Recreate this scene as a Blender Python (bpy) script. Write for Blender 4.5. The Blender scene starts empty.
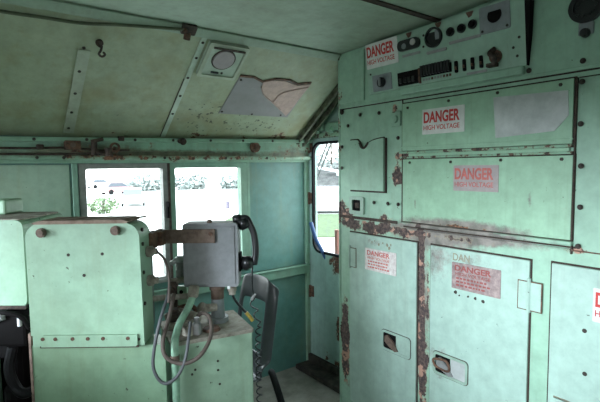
import bpy, bmesh, math, random
from mathutils import Vector, Matrix
random.seed(7)
C = bpy.context.scene.collection
PI = math.pi

# ------------------------------------------------------------------ materials
def nt(name):
    m = bpy.data.materials.new(name); m.use_nodes = True
    n = m.node_tree.nodes; l = m.node_tree.links
    return m, n, l, n['Principled BSDF']

def N(n, kind, **kw):
    x = n.new(kind)
    for k, v in kw.items():
        setattr(x, k, v)
    return x

def math_node(n, l, op, a, b=None, clamp=False):
    x = n.new('ShaderNodeMath'); x.operation = op; x.use_clamp = clamp
    for i, v in enumerate((a, b)):
        if v is None: continue
        if isinstance(v, (int, float)): x.inputs[i].default_value = v
        else: l.new(v, x.inputs[i])
    return x.outputs[0]

def mix(n, l, fac, a, b):
    x = n.new('ShaderNodeMix'); x.data_type = 'RGBA'
    if isinstance(fac, (int, float)): x.inputs[0].default_value = fac
    else: l.new(fac, x.inputs[0])
    for i, v in ((6, a), (7, b)):
        if isinstance(v, tuple): x.inputs[i].default_value = (*v, 1)
        else: l.new(v, x.inputs[i])
    return x.outputs[2]

def noise(n, l, vec, scale, detail=5, rough=.6):
    x = n.new('ShaderNodeTexNoise'); x.inputs['Scale'].default_value = scale
    x.inputs['Detail'].default_value = detail; x.inputs['Roughness'].default_value = rough
    l.new(vec, x.inputs['Vector']); return x.outputs['Fac']

def ramp(n, l, fac, lo, hi):
    x = n.new('ShaderNodeMapRange'); x.inputs['From Min'].default_value = lo; x.inputs['From Max'].default_value = hi
    l.new(fac, x.inputs['Value']); return x.outputs['Result']

def blob(n, l, pos, c, r):
    s = n.new('ShaderNodeVectorMath'); s.operation = 'SUBTRACT'; l.new(pos, s.inputs[0]); s.inputs[1].default_value = c
    d = n.new('ShaderNodeVectorMath'); d.operation = 'DIVIDE'; l.new(s.outputs[0], d.inputs[0]); d.inputs[1].default_value = r
    g = n.new('ShaderNodeVectorMath'); g.operation = 'LENGTH'; l.new(d.outputs[0], g.inputs[0])
    return math_node(n, l, 'SUBTRACT', 1.0, g.outputs['Value'], True)

def paint(name, col, chip=.70, chip_scale=9, wear=(), grime=.35, grime_col=(.16, .13, .08), rough=.42,
          rust_a=(.05, .028, .02), rust_b=(.24, .11, .06), dark=.8, streak=.25, primer=None, soil=(), speck=(), soil_col=(.13, .105, .095)):
    """worn paint over rusty steel: soft mottling, run-off streaks and chips that show rust.
    wear = list of (centre, radii, amount) places where the paint has gone."""
    m, n, l, p = nt(name)
    pos = n.new('ShaderNodeNewGeometry').outputs['Position']
    big = noise(n, l, pos, 2.6, 6, .6); mid = noise(n, l, pos, 14, 6, .65); fine = noise(n, l, pos, 70, 3, .6)
    base = mix(n, l, ramp(n, l, mid, .3, .7), tuple(c*dark for c in col), tuple(min(1, c*1.08) for c in col))
    base = mix(n, l, math_node(n, l, 'MULTIPLY', ramp(n, l, big, .48, .72), grime, True), base, grime_col)
    mp = n.new('ShaderNodeMapping'); mp.inputs['Scale'].default_value = (30, 30, 1.6); l.new(pos, mp.inputs['Vector'])
    st = noise(n, l, mp.outputs[0], 1.0, 4, .6)
    base = mix(n, l, math_node(n, l, 'MULTIPLY', ramp(n, l, st, .52, .8), streak, True), base, grime_col)
    mask = noise(n, l, pos, chip_scale, 9, .68)
    for (c, r, a) in wear:
        q = math_node(n, l, 'MULTIPLY', blob(n, l, pos, c, r), a)
        mask = math_node(n, l, 'ADD', mask, q)
    if soil:
        sm = None
        for (c, r, a) in soil:
            q = math_node(n, l, 'MULTIPLY', blob(n, l, pos, c, r), a); sm = q if sm is None else math_node(n, l, 'ADD', sm, q)
        sn = ramp(n, l, math_node(n, l, 'ADD', noise(n, l, pos, 26, 8, .75), sm), .62, .95)
        base = mix(n, l, math_node(n, l, 'MULTIPLY', sn, .92), base, mix(n, l, ramp(n, l, mid, .4, .62), soil_col, tuple(c*2.1 for c in soil_col)))
    if speck:
        sm = None
        for (c, r, a) in speck:
            q = math_node(n, l, 'MULTIPLY', blob(n, l, pos, c, r), a); sm = q if sm is None else math_node(n, l, 'ADD', sm, q)
        sk = ramp(n, l, math_node(n, l, 'ADD', noise(n, l, pos, 38, 4, .6), sm), .76, .80)
        base = mix(n, l, math_node(n, l, 'MULTIPLY', sk, .85), base, (.045, .045, .03))
    cm = ramp(n, l, mask, chip, chip+.025)
    edge = ramp(n, l, mask, chip-.05, chip)
    rc = mix(n, l, ramp(n, l, fine, .4, .65), rust_a, rust_b)
    if primer:
        rc = mix(n, l, ramp(n, l, noise(n, l, pos, 17, 4, .6), .56, .60), rc, primer)
    base = mix(n, l, math_node(n, l, 'MULTIPLY', edge, .45), base, (.30, .24, .15))
    base = mix(n, l, cm, base, rc)
    l.new(base, p.inputs['Base Color'])
    l.new(math_node(n, l, 'ADD', math_node(n, l, 'MULTIPLY', cm, .35), rough), p.inputs['Roughness'])
    b = n.new('ShaderNodeBump'); b.inputs['Strength'].default_value = .25; b.inputs['Distance'].default_value = .004
    hh = math_node(n, l, 'SUBTRACT', math_node(n, l, 'MULTIPLY', big, 1.5), cm)
    l.new(hh, b.inputs['Height']); l.new(b.outputs[0], p.inputs['Normal'])
    return m

def plain(name, col, rough=.5, metal=0, var=.25, scale=20, col2=None):
    m, n, l, p = nt(name)
    pos = n.new('ShaderNodeTexCoord').outputs['Object']
    f = ramp(n, l, noise(n, l, pos, scale, 6, .65), .35, .68)
    b = mix(n, l, f, tuple(c*(1-var) for c in col), col2 or tuple(min(1, c*(1+var*.5)) for c in col))
    if name in ('black_matt', 'rubber'): p.inputs['Specular IOR Level'].default_value = .12
    l.new(b, p.inputs['Base Color']); p.inputs['Roughness'].default_value = rough; p.inputs['Metallic'].default_value = metal
    return m

G = (.30, .475, .35)
CX = 1.79
M = {}
M['cab'] = paint('cabinet_green_paint', G, speck=[((CX, 1.2, 1.3), (.8, 2.0, 2.0), .085)], chip=.745, chip_scale=13, grime=.16, grime_col=(.13, .15, .10), primer=(.42, .235, .17), rust_a=(.045, .03, .03), rust_b=(.13, .085, .07),
    wear=[((CX, 1.66, 1.160), (.2, .42, .06), .52), ((CX, 1.385, .85), (.2, .028, .62), .75), ((CX, 1.365, .5), (.2, .05, .5), .40), ((CX, 1.345, .95), (.2, .02, .3), .35),
          ((CX, 1.2, 1.16), (.2, .26, .04), .34), ((CX, 1.535, 1.44), (.2, .06, .09), .6), ((CX, 1.94, .45), (.3, .055, .36), .75),
          ((CX, 1.95, 1.22), (.2, .12, .09), .42), ((CX, 1.99, 1.7), (.2, .05, .6), .26), ((CX, 1.52, 1.55), (.2, .1, .04), .4), ((CX, 1.56, 1.80), (.2, .05, .06), .35),
          ((CX, .69, 1.18), (.2, .07, .03), .45), ((CX, 1.62, 1.22), (.2, .10, .04), .4), ((CX, 1.985, 2.13), (.2, .05, .05), .3)],
    soil=[((CX, 1.30, 1.17), (.2, .38, .09), .95), ((CX, 1.05, 1.19), (.2, .40, .05), .7), ((CX, 1.366, .8), (.2, .06, .6), .45), ((CX, 1.72, 1.18), (.2, .3, .06), .3), ((CX, 1.92, .3), (.2, .08, .3), .3)])
M['panel'] = paint('access_panel_paint', (.30, .485, .33), speck=[((CX, 1.2, 1.4), (.8, 2.0, 2.0), .07)], chip=.80, chip_scale=16, grime=.15, grime_col=(.13, .15, .10),
    wear=[((CX, 1.2, 1.22), (.2, .45, .020), .36), ((CX, 1.42, 1.30), (.2, .02, .05), .25)], soil=[((CX, 1.18, 1.212), (.2, .46, .055), .95), ((CX, 1.42, 1.31), (.2, .008, .04), .5), ((CX, .86, 1.36), (.2, .012, .04), .5)])
M['door'] = paint('cabinet_door_paint', (.355, .49, .415), speck=[((CX, 1.2, .8), (.8, 2.0, 2.0), .07)], chip=.80, chip_scale=18, grime=.12, grime_col=(.2, .2, .15),
    wear=[((CX, 1.27, 1.07), (.2, .10, .10), .2), ((CX, 1.31, .55), (.2, .03, .14), .25)],
    soil=[((CX, 1.29, 1.06), (.2, .09, .16), .45), ((CX, 1.27, .55), (.2, .09, .12), .42), ((CX, 1.55, .56), (.2, .09, .10), .25), ((CX, 1.68, 1.08), (.2, .14, .03), .3), ((CX, 1.12, 1.07), (.2, .14, .05), .3)])
M['ceil'] = paint('ceiling_dirty_paint', (.345, .39, .265), chip=.75, chip_scale=11, grime=.8, grime_col=(.225, .195, .075), rough=.6, streak=.35,
    wear=[((.45, 2.58, 1.70), (.5, .10, .08), .12), ((1.2, 2.60, 1.70), (.6, .09, .07), .20), ((1.8, 2.58, 1.72), (.4, .12, .10), .22), ((.87, 1.98, 2.14), (.12, .1, .1), .2)],
    speck=[((1.15, 2.48, 1.78), (.35, .28, .25), .22), ((1.6, 2.5, 1.77), (.35, .22, .2), .22), ((1.3, 2.2, 2.0), (.5, .4, .3), .06), ((.45, 2.5, 1.77), (.5, .25, .2), .10)])
M['batten'] = paint('batten_paint', (.45, .54, .44), chip=.75, grime=.25, rough=.55)
M['patch'] = paint('patch_paint', (.385, .43, .325), chip=.80, grime=.3, rough=.6)
M['railp'] = paint('worn_rail_paint', (.24, .40, .28), chip=.52, chip_scale=22, grime=.5, rust_a=(.03, .025, .02), rust_b=(.15, .09, .06))
M['roof'] = paint('ceiling_flat_paint', (.32, .41, .31), chip=.80, chip_scale=12, grime=.3, rough=.6)
M['wall'] = paint('wall_green_paint_darkened', (.115, .25, .225), chip=.75, chip_scale=10, grime=.25, grime_col=(.25, .25, .13),  # green darkened to put the backlit wall's shade into the colour
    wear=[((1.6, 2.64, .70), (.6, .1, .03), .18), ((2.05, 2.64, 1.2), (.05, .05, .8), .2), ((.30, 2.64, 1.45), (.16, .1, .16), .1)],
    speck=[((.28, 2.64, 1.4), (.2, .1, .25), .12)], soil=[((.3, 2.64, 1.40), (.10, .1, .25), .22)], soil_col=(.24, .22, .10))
M['beam'] = paint('beam_green_paint', (.25, .42, .305), chip=.675, chip_scale=18, grime=.5, grime_col=(.15, .12, .07),
    wear=[((.6, 2.58, 1.60), (.30, .2, .06), .17), ((1.2, 2.58, 1.56), (.9, .2, .03), .16), ((1.9, 2.6, 1.62), (.3, .2, .1), .12), ((.7, 2.56, 1.56), (.9, .2, .03), .1)], soil=[((.9, 2.60, 1.585), (1.4, .2, .035), .75), ((.55, 2.58, 1.61), (.3, .2, .05), .5), ((1.9, 2.6, 1.6), (.25, .2, .08), .4)], soil_col=(.085, .085, .05))
M['doorw'] = paint('door_wall_paint', (.34, .495, .44), chip=.72, chip_scale=13, grime=.2, rust_b=(.20, .085, .05),
    wear=[((2.05, 2.28, .82), (.1, .16, .12), .52), ((2.05, 2.26, .34), (.1, .11, .17), .58), ((2.05, 2.5, 1.72), (.1, .3, .05), .28), ((2.05, 2.62, 1.3), (.1, .03, .9), .16), ((2.05, 2.3, .1), (.1, .4, .1), .25)])
M['stand'] = paint('stand_pale_green_paint', (.31, .485, .345), chip=.78, chip_scale=14, grime=.20, speck=[((.3, 1.6, 1.1), (1.5, 1.5, 1.5), .075)], grime_col=(.2, .22, .12))
M['lower'] = paint('stand_green_paint', (.26, .41, .27), speck=[((.3, 1.6, .8), (1.5, 1.5, 1.5), .075)], chip=.80, chip_scale=15, grime=.22, grime_col=(.16, .16, .08))
M['ped'] = paint('pedestal_green_paint', (.33, .47, .34), speck=[((.7, 1.6, .8), (1.5, 1.5, 1.5), .075)], chip=.78, chip_scale=12, grime=.2, grime_col=(.2, .19, .1))
M['dusty'] = plain('dusty_top', (.30, .24, .19), .8, var=.45, scale=22, col2=(.42, .40, .33))
M['strip'] = paint('strip_paint', (.30, .42, .335), chip=.74, chip_scale=15, grime=.2)
M['rusttop'] = plain('rusty_lid', (.27, .17, .12), .75, var=.4, scale=14, col2=(.36, .27, .21))
M['rust'] = plain('rust', (.10, .052, .035), .8, var=.6, scale=40, col2=(.20, .10, .06))
M['dkrust'] = plain('dark_rust', (.035, .024, .019), .8, var=.5, scale=40, col2=(.08, .05, .035))
M['bolt'] = plain('old_bolt', (.045, .035, .026), .7, .2, .5, 60)
M['barrust'] = plain('brown_bar', (.155, .10, .075), .65, .2, .35, 35, (.22, .155, .12))
M['black'] = plain('black_plastic', (.012, .012, .013), .32)
M['blackm'] = plain('black_matt', (.006, .005, .005), .8)
M['seat'] = plain('seat_black_plastic', (.065, .068, .076), .30, 0, .25, 9)
M['rubber'] = plain('rubber', (.012, .012, .013), .6)
M['greyp'] = plain('grey_box_paint', (.205, .21, .215), .5, 0, .16, 30)
M['greyc'] = plain('grey_cable', (.085, .09, .095), .6)
M['brownc'] = plain('brown_cable', (.10, .075, .062), .7)
M['alu'] = plain('worn_aluminium', (.46, .48, .46), .5, .1, .25, 9)
M['greyplate'] = plain('grey_plate', (.22, .24, .245), .55, .2, .2, 20)
M['steel'] = plain('grey_metal', (.30, .30, .29), .5, .4, .25, 25)
M['frame'] = plain('bare_window_frame', (.26, .265, .245), .55, .2, .25, 22)
M['frameg'] = paint('green_window_frame', (.21, .37, .28), chip=.78, grime=.3)
M['gasket'] = plain('door_gap', (.040, .026, .018), .85, 0, .5, 30)
M['signw'] = plain('sign_white', (.62, .62, .58), .5, 0, .12, 25)
M['signp'] = plain('sign_faded_white', (.62, .50, .48), .55, 0, .25, 45, (.68, .66, .62))
M['signg'] = plain('sign_faded_pink_grey', (.37, .31, .30), .6, 0, .15, 30)
M['signd'] = plain('sign_dirty_mauve', (.22, .15, .145), .65, 0, .25, 35, (.36, .27, .25))
M['red'] = plain('sign_red', (.50, .035, .028), .5, 0, .2, 30)
M['redf'] = plain('sign_red_faded', (.52, .13, .11), .55, 0, .25, 40)
M['redd'] = plain('sign_red_dull', (.26, .055, .05), .6, 0, .25, 40)
M['ghost'] = plain('old_lettering', (.26, .23, .16), .7)
M['plaque'] = plain('plaque_grey', (.25, .235, .235), .6, 0, .15, 8)
M['pink'] = plain('plaque_torn_paper', (.50, .345, .30), .7, 0, .2, 30)
M['lens'] = plain('lamp_lens', (.38, .33, .33), .35, 0, .15, 12)
M['lightlens'] = plain('indicator_lens', (.45, .43, .40), .3)
M['floor'] = plain('dusty_floor', (.235, .215, .185), .85, 0, .22, 9, (.30, .28, .245))
M['dirt'] = plain('black_dirt', (.035, .028, .022), .9, 0, .5, 18, (.07, .055, .045))
M['white'] = plain('white_paint', (.75, .76, .76), .5, 0, .06)
M['greenpipe'] = plain('green_pipe_paint', (.26, .44, .31), .5, 0, .3, 25)
M['yellow'] = plain('yellow_tape', (.45, .32, .06), .5)
M['cablegreen'] = plain('olive_cable', (.085, .10, .055), .7)
# outside
M['gravel'] = plain('pale_gravel', (.55, .55, .53), .95, 0, .15, .6)
M['unseen_ground'] = plain('unseen_ground_dark', (.20, .19, .18), .95, 0, .3, 3)
M['grass'] = plain('grass', (.05, .08, .028), .95, 0, .35, 2.5)
M['bank'] = plain('rubble_bank', (.03, .03, .03), .95, 0, .5, 1.6, (.065, .064, .062))
M['leaf'] = plain('leaves', (.10, .15, .065), .7, 0, .5, 1.4)
M['leafg'] = plain('grey_leaves', (.36, .39, .375), .7, 0, .25, 1.4)
M['bark'] = plain('bark', (.10, .08, .06), .9)
M['carw'] = plain('car_white', (.72, .72, .72), .3, 0, .03)
M['cars'] = plain('car_silver', (.45, .47, .5), .3, .2, .03)
M['carr'] = plain('car_red', (.5, .24, .24), .3, 0, .05)
M['carglass'] = plain('car_glass', (.09, .10, .12), .2)
M['bluep'] = plain('blue_paint', (.05, .11, .28), .4)
M['wire'] = plain('wire', (.10, .10, .10), .6)
M['postred'] = plain('red_brown_post', (.22, .08, .06), .7)

def glass_mat():
    m, n, l, p = nt('window_glass'); n.remove(p)
    t = n.new('ShaderNodeBsdfTransparent'); t.inputs[0].default_value = (.94, .97, .95, 1)
    g = n.new('ShaderNodeBsdfGlossy'); g.inputs['Roughness'].default_value = .03
    f = n.new('ShaderNodeLayerWeight'); f.inputs[0].default_value = .5
    f = math_node(n, l, 'ADD', math_node(n, l, 'MULTIPLY', math_node(n, l, 'POWER', f.outputs['Facing'], 5), .9), .03)
    x = n.new('ShaderNodeMixShader'); l.new(f, x.inputs[0]); l.new(t.outputs[0], x.inputs[1]); l.new(g.outputs[0], x.inputs[2])
    l.new(x.outputs[0], n['Material Output'].inputs[0]); return m
M['glass'] = glass_mat()

# ------------------------------------------------------------------ mesh helpers
class MB:
    def __init__(s): s.bm = bmesh.new()
    def _merge(s, b, mat=None):
        if mat is not None: bmesh.ops.transform(b, matrix=mat, verts=b.verts)
        me = bpy.data.meshes.new('tmp'); b.to_mesh(me); b.free(); s.bm.from_mesh(me); bpy.data.meshes.remove(me); return s
    def box(s, x0, x1, y0, y1, z0, z1, bev=0, mat=None, seg=2):
        b = bmesh.new(); bmesh.ops.create_cube(b, size=1)
        for v in b.verts:
            v.co = Vector(((x0+x1)/2+v.co.x*abs(x1-x0), (y0+y1)/2+v.co.y*abs(y1-y0), (z0+z1)/2+v.co.z*abs(z1-z0)))
        if bev: bmesh.ops.bevel(b, geom=list(b.edges), offset=bev, segments=seg, affect='EDGES', profile=.5)
        return s._merge(b, mat)
    def cyl(s, a, b_, r, r2=None, seg=20, bev=0, mat=None):
        a = Vector(a); b_ = Vector(b_); d = b_-a
        b = bmesh.new(); bmesh.ops.create_cone(b, cap_ends=True, segments=seg, radius1=r, radius2=r if r2 is None else r2, depth=d.length)
        if bev: bmesh.ops.bevel(b, geom=[e for e in b.edges if len(e.link_faces) == 2 and e.calc_face_angle(0) > .8], offset=bev, segments=2, affect='EDGES')
        q = Vector((0, 0, 1)).rotation_difference(d.normalized())
        bmesh.ops.transform(b, matrix=Matrix.Translation((a+b_)/2) @ q.to_matrix().to_4x4(), verts=b.verts)
        return s._merge(b, mat)
    def ring(s, c, axis, r_out, r_in, depth, seg=28, mat=None):
        b = bmesh.new(); vs = []
        for k in range(seg):
            a = 2*PI*k/seg
            vs.append([b.verts.new((math.cos(a)*r, math.sin(a)*r, z)) for r, z in ((r_out, 0), (r_out, depth), (r_in, depth), (r_in, 0))])
        for k in range(seg):
            A, B = vs[k], vs[(k+1) % seg]
            for j in range(4): b.faces.new((A[j], B[j], B[(j+1) % 4], A[(j+1) % 4]))
        q = Vector((0, 0, 1)).rotation_difference(Vector(axis).normalized())
        bmesh.ops.transform(b, matrix=Matrix.Translation(Vector(c)) @ q.to_matrix().to_4x4(), verts=b.verts)
        return s._merge(b, mat)
    def tube(s, pts, r, seg=10, smooth=6, mat=None):
        pts = [Vector(p) for p in pts]
        if smooth and len(pts) > 2:   # Catmull-Rom
            out = []; P = [pts[0]*2-pts[1]]+pts+[pts[-1]*2-pts[-2]]
            for i in range(1, len(P)-2):
                for k in range(smooth):
                    t = k/smooth; a, b_, c, d = P[i-1:i+3]
                    out.append(.5*((2*b_)+(c-a)*t+(2*a-5*b_+4*c-d)*t*t+(3*b_-a-3*c+d)*t**3))
            pts = out+[pts[-1]]
        b = bmesh.new(); rings = []; up = None
        for i, p in enumerate(pts):
            d = (pts[min(i+1, len(pts)-1)]-pts[max(i-1, 0)]).normalized()
            if up is None: up = d.orthogonal().normalized()
            up = (up-d*up.dot(d)); up = up.normalized() if up.length > 1e-6 else d.orthogonal().normalized()
            sd = d.cross(up)
            rr = r[min(i*len(r)//len(pts), len(r)-1)] if isinstance(r, (list, tuple)) else r
            rings.append([b.verts.new(p+(up*math.cos(2*PI*k/seg)+sd*math.sin(2*PI*k/seg))*rr) for k in range(seg)])
        for A, B in zip(rings, rings[1:]):
            for k in range(seg): b.faces.new((A[k], A[(k+1) % seg], B[(k+1) % seg], B[k]))
        b.faces.new(rings[0][::-1]); b.faces.new(rings[-1])
        return s._merge(b, mat)
    def prism(s, outline, thick, fn, mat=None, t0=0):
        """outline of (a, b) pairs; fn(a, b, depth) -> point"""
        b = bmesh.new()
        A = [b.verts.new(fn(x, y, t0)) for x, y in outline]; B = [b.verts.new(fn(x, y, t0+thick)) for x, y in outline]
        b.faces.new(A); b.faces.new(B[::-1]); k = len(A)
        for i in range(k): b.faces.new((A[i], B[i], B[(i+1) % k], A[(i+1) % k]))
        bmesh.ops.recalc_face_normals(b, faces=b.faces)
        return s._merge(b, mat)
    def holed(s, a0, a1, b0, b1, ha0, ha1, hb0, hb1, rad, thick, fn, t0=0, orad=0):
        """plate a0..a1 x b0..b1 with a rounded hole"""
        inn = rrect(ha0, ha1, hb0, hb1, rad, 6)
        cx, cy = (ha0+ha1)/2, (hb0+hb1)/2; out = []
        if orad:
            out = rrect(a0, a1, b0, b1, orad, 6)
        else:
            for x, y in inn:
                dx, dy = (x-cx)/(ha1-ha0), (y-cy)/(hb1-hb0); k = max(abs(dx), abs(dy)); dx, dy = dx/k, dy/k
                out.append((a0+(dx+1)/2*(a1-a0), b0+(dy+1)/2*(b1-b0)))
            for cxy in ((a0, b0), (a1, b0), (a1, b1), (a0, b1)):
                i = min(range(len(out)), key=lambda i: ((out[i][0]-cxy[0])/(a1-a0))**2+((out[i][1]-cxy[1])/(b1-b0))**2); out[i] = cxy
        b = bmesh.new(); k = len(inn)
        L = [[b.verts.new(fn(x, y, t)) for x, y in q] for q, t in ((inn, t0), (out, t0), (out, t0+thick), (inn, t0+thick))]
        for j in range(4):
            A, B = L[j], L[(j+1) % 4]
            for i in range(k): b.faces.new((A[i], A[(i+1) % k], B[(i+1) % k], B[i]))
        bmesh.ops.recalc_face_normals(b, faces=b.faces)
        return s._merge(b)
    def build(s, name, m, parent=None, smooth=False):
        me = bpy.data.meshes.new(name); bmesh.ops.recalc_face_normals(s.bm, faces=s.bm.faces)
        s.bm.to_mesh(me); s.bm.free()
        return link(name, me, m, parent, smooth)

def link(name, me, m, parent=None, smooth=False):
    vs = [v.co for v in me.vertices]
    lo = Vector([min(v[i] for v in vs) for i in range(3)]); hi = Vector([max(v[i] for v in vs) for i in range(3)])
    org = Vector(((lo.x+hi.x)/2, (lo.y+hi.y)/2, lo.z)); me.transform(Matrix.Translation(-org))
    o = bpy.data.objects.new(name, me); C.objects.link(o)
    me.materials.append(M[m] if isinstance(m, str) else m)
    if smooth:
        for p in me.polygons: p.use_smooth = True
    w = org
    if parent is not None: o.parent = parent; w = org-WORLD[parent.name]
    o.location = w; WORLD[o.name] = org
    return o
WORLD = {}

def rrect(a0, a1, b0, b1, r, k=5):
    out = []
    for cx, cy, s in ((a1-r, b1-r, 0), (a0+r, b1-r, 1), (a0+r, b0+r, 2), (a1-r, b0+r, 3)):
        for i in range(k+1):
            a = PI/2*(s+i/k); out.append((cx+r*math.cos(a), cy+r*math.sin(a)))
    return out

def tag(o, label=None, cat=None, group=None, kind=None):
    if label: o['label'] = label
    if cat: o['category'] = cat
    if group: o['group'] = group
    if kind: o['kind'] = kind
    return o

def thing(name, loc, label, cat, group=None):
    o = bpy.data.objects.new(name, None); C.objects.link(o); o.empty_display_size = .05
    o.location = loc; WORLD[o.name] = Vector(loc); return tag(o, label, cat, group)

def struct(mb, name, m, label=None): return tag(mb.build(name, m), label, None, None, 'structure')

def text_mesh(s, width, height, bold, fn, thick=.0012):
    """flat lettering scaled to width x height, centred on (0,0); fn(a, b, d) -> world"""
    cu = bpy.data.curves.new('t', 'FONT'); cu.body = s; cu.align_x = 'CENTER'; cu.align_y = 'CENTER'; cu.offset = bold; cu.extrude = .02
    o = bpy.data.objects.new('t', cu); C.objects.link(o); dg = bpy.context.evaluated_depsgraph_get()
    me = bpy.data.meshes.new_from_object(o.evaluated_get(dg)); bpy.data.objects.remove(o); bpy.data.curves.remove(cu)
    xs = [v.co.x for v in me.vertices]; ys = [v.co.y for v in me.vertices]
    cx, cy = (min(xs)+max(xs))/2, (min(ys)+max(ys))/2; sx, sy = width/(max(xs)-min(xs)), height/(max(ys)-min(ys))
    for v in me.vertices:
        v.co = Vector(fn((v.co.x-cx)*sx, (v.co.y-cy)*sy, (v.co.z+.02)/.04*thick))
    return me

def bolt(parent, p, axis, r=.008, h=.006, m='bolt', name='bolt'):
    p = Vector(p); a = Vector(axis).normalized(); mb = MB()
    mb.cyl(p-a*.001, p+a*.0015, r*1.35, seg=12); mb.cyl(p, p+a*h, r, r*.85, seg=6); return mb.build(name, m, parent)

# ================================================================== room shell
W, DW, L, BK = 2.64, 2.05, -1.25, -.55     # window wall y, door wall x, far end x, near side wall y
R1, R2 = (1.97, 2.15), (1.30, 2.165)
fl = MB(); fl.box(L, DW+.1, BK-.1, W+.1, -.08, 0); struct(fl, 'floor', 'floor', 'dusty beige floor of the cab')
# window wall with two openings
w = MB(); T = .08
w.box(L, DW, W, W+T, 0, .81); w.box(L, DW, W, W+T, 1.53, 1.67)
w.box(L, .496, W, W+T, .81, 1.53); w.box(1.53, DW, W, W+T, .81, 1.53); w.box(.98, .996, W, W+T, .81, 1.53)
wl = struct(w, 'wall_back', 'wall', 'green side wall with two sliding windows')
for n_, (a, b, fm) in enumerate(((.496, .982, 'frame'), (.994, 1.53, 'frameg'))):
    f = MB(); ia, ib = (.53, .953) if n_ == 0 else (1.028, 1.484)
    f.holed(a, b, .81, 1.53, ia, ib, .845, 1.50, .012, .05, lambda x, z, d: (x, W-.012+d, z))
    wd = struct(f, 'window_%d' % (n_+1), fm, ('left' if n_ == 0 else 'right')+' sliding cab window')
    g = MB(); g.box(ia-.004, ib+.004, W+.012, W+.016, .841, 1.504); g.build('pane', 'glass', wd)
    s_ = MB(); s_.box(a+.005, b-.005, W-.022, W-.010, .812, .835, .003); s_.build('sill_rail', fm, wd)
    if n_ == 0:
        k = MB(); k.box(.966, .98, W-.035, W-.010, 1.20, 1.30, .004); k.box(.968, .978, W-.05, W-.03, 1.27, 1.295, .003); k.build('latch', 'blackm', wd)
d = MB(); d.box(.981, .995, W-.02, W+.03, .81, 1.53); struct(d, 'trim_1', 'dkrust')
d = MB(); d.box(L+.05, .452, W-.008, W, .82, 1.525, .004); struct(d, 'trim_15', paint('wall_sheet_paint', (.34, .47, .36), chip=.75, grime=.35, grime_col=(.27, .25, .12), speck=[((.28, 2.64, 1.4), (.2, .1, .25), .12)]))
d = MB(); d.box(.462, .490, W-.018, W, .80, 1.545, .004); struct(d, 'trim_2', 'frameg')
d = MB(); d.box(1.53, 1.552, W-.012, W, .80, 1.545, .003); struct(d, 'trim_3', 'frameg')
# header beam
b = MB()
b.box(L, DW, W-.075, W, 1.652, 1.676, .004); b.box(L, DW, W-.045, W, 1.60, 1.655); b.box(L, DW, W-.022, W, 1.572, 1.602)
b.box(L, DW, W-.062, W, 1.548, 1.574, .005); b.box(L, DW, W-.03, W, 1.532, 1.55, .003)
for v in b.bm.verts:
    if v.co.z > 1.59: v.co.z += (v.co.x-1.0)*.018      # the beam is deeper toward the corner
bm_ = struct(b, 'trim_4', 'beam', 'header beam above the cab windows')
for x in (.05, .29, .53, .78, 1.0, 1.24, 1.47, 1.70, 1.93): bolt(bm_, (x, W-.076, 1.664+(x-1)*.018), (0, -1, 0), .006, .004, name='rivet')
for x in (.02, .30, .42, .95, 1.35, 1.66): bolt(bm_, (x, W-.063, 1.561), (0, -1, 0), .006, .005, name='rivet')
# sill ledge
b = MB(); b.box(L, DW-.01, W-.03, W, .70, .775, .006); b.box(L, DW-.01, W-.045, W, .762, .775, .004); struct(b, 'trim_5', 'frameg', 'ledge rail under the windows')
b = MB(); b.box(DW-.028, DW, W-.028, W, 0, 1.66, .004); struct(b, 'trim_6', 'beam', 'corner post')
# ceiling slope, flat, and the mirror slope
def SL(x, s, n): return (x, 2.64-.813*s-.5825*n, 1.67+.5825*s-.813*n)
c = MB(); c.prism([(2.64, 1.67), (R1[0], R1[1]), (R1[0], R1[1]+.06), (2.72, 1.67)], DW+.1-L, lambda y, z, d: (L+d, y, z)); struct(c, 'ceiling_slope', 'ceil', 'dirty sloping side of the ceiling')
c = MB(); c.prism([(R1[0], R1[1]), R2, (.9, 2.185), (.5, 2.19), (.12, 2.15), (.12, 2.21), (.5, 2.25), (.9, 2.245), (R2[0], 2.225), (R1[0], R1[1]+.06)], DW+.1-L, lambda y, z, d: (L+d, y, z)); struct(c, 'ceiling', 'roof', 'flat green ceiling')
c = MB(); c.prism([(.12, 2.15), (BK, 1.67), (BK-.08, 1.67), (.12, 2.21)], DW+.1-L, lambda y, z, d: (L+d, y, z)); struct(c, 'ceiling_slope', 'roof')
# ceiling seams and battens
t = MB(); t.box(L, DW, R2[0]-.012, R2[0]+.012, R2[1]-.006, R2[1]+.002); t.box(L, DW, R2[0]+.012, R2[0]+.016, R2[1]-.008, R2[1]); struct(t, 'trim_7', 'dkrust')
t = MB(); t.prism(rrect(0, .05, 0, .012, .004, 2), DW-L, lambda a, b, d: SL(L+d, .774+a, b)); tt = struct(t, 'trim_8', 'roof', 'seam strip at the top of the ceiling slope')
for (x0, wd_, s0, s1, m, rv) in ((.955, .026, .03, .822, 'batten', (.647, .512, .379, .236, .744, .81)), (.452, .05, .04, .60, 'patch', (.614, .476, .334, .2, .08))):
    t = MB(); t.prism(rrect(s0, s1, 0, .006, .002, 2), wd_, lambda a, b, d: SL(x0-wd_/2+d, a, b)); tt = struct(t, 'trim_9' if m == 'batten' else 'trim_10', m)
    for s in rv: bolt(tt, SL(x0-(0 if m == 'batten' else .004), s, .006), (0, -.5825, -.813), .0055, .004, name='rivet')
t = MB(); t.prism(rrect(.03, .50, 0, .004, .001, 1), .003, lambda a, b, d: SL(.938+d, a, b)); struct(t, 'batten_shadow', 'dkrust')  # dark strip painted in as the batten's shadow line
t = MB()
t.prism(rrect(.02, .80, 0, .035, .006, 2), .022, lambda a, b, d: SL(1.925+d, a, b)); t.prism(rrect(.02, .80, 0, .012, .004, 2), .03, lambda a, b, d: SL(1.947+d, a, b))
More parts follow.
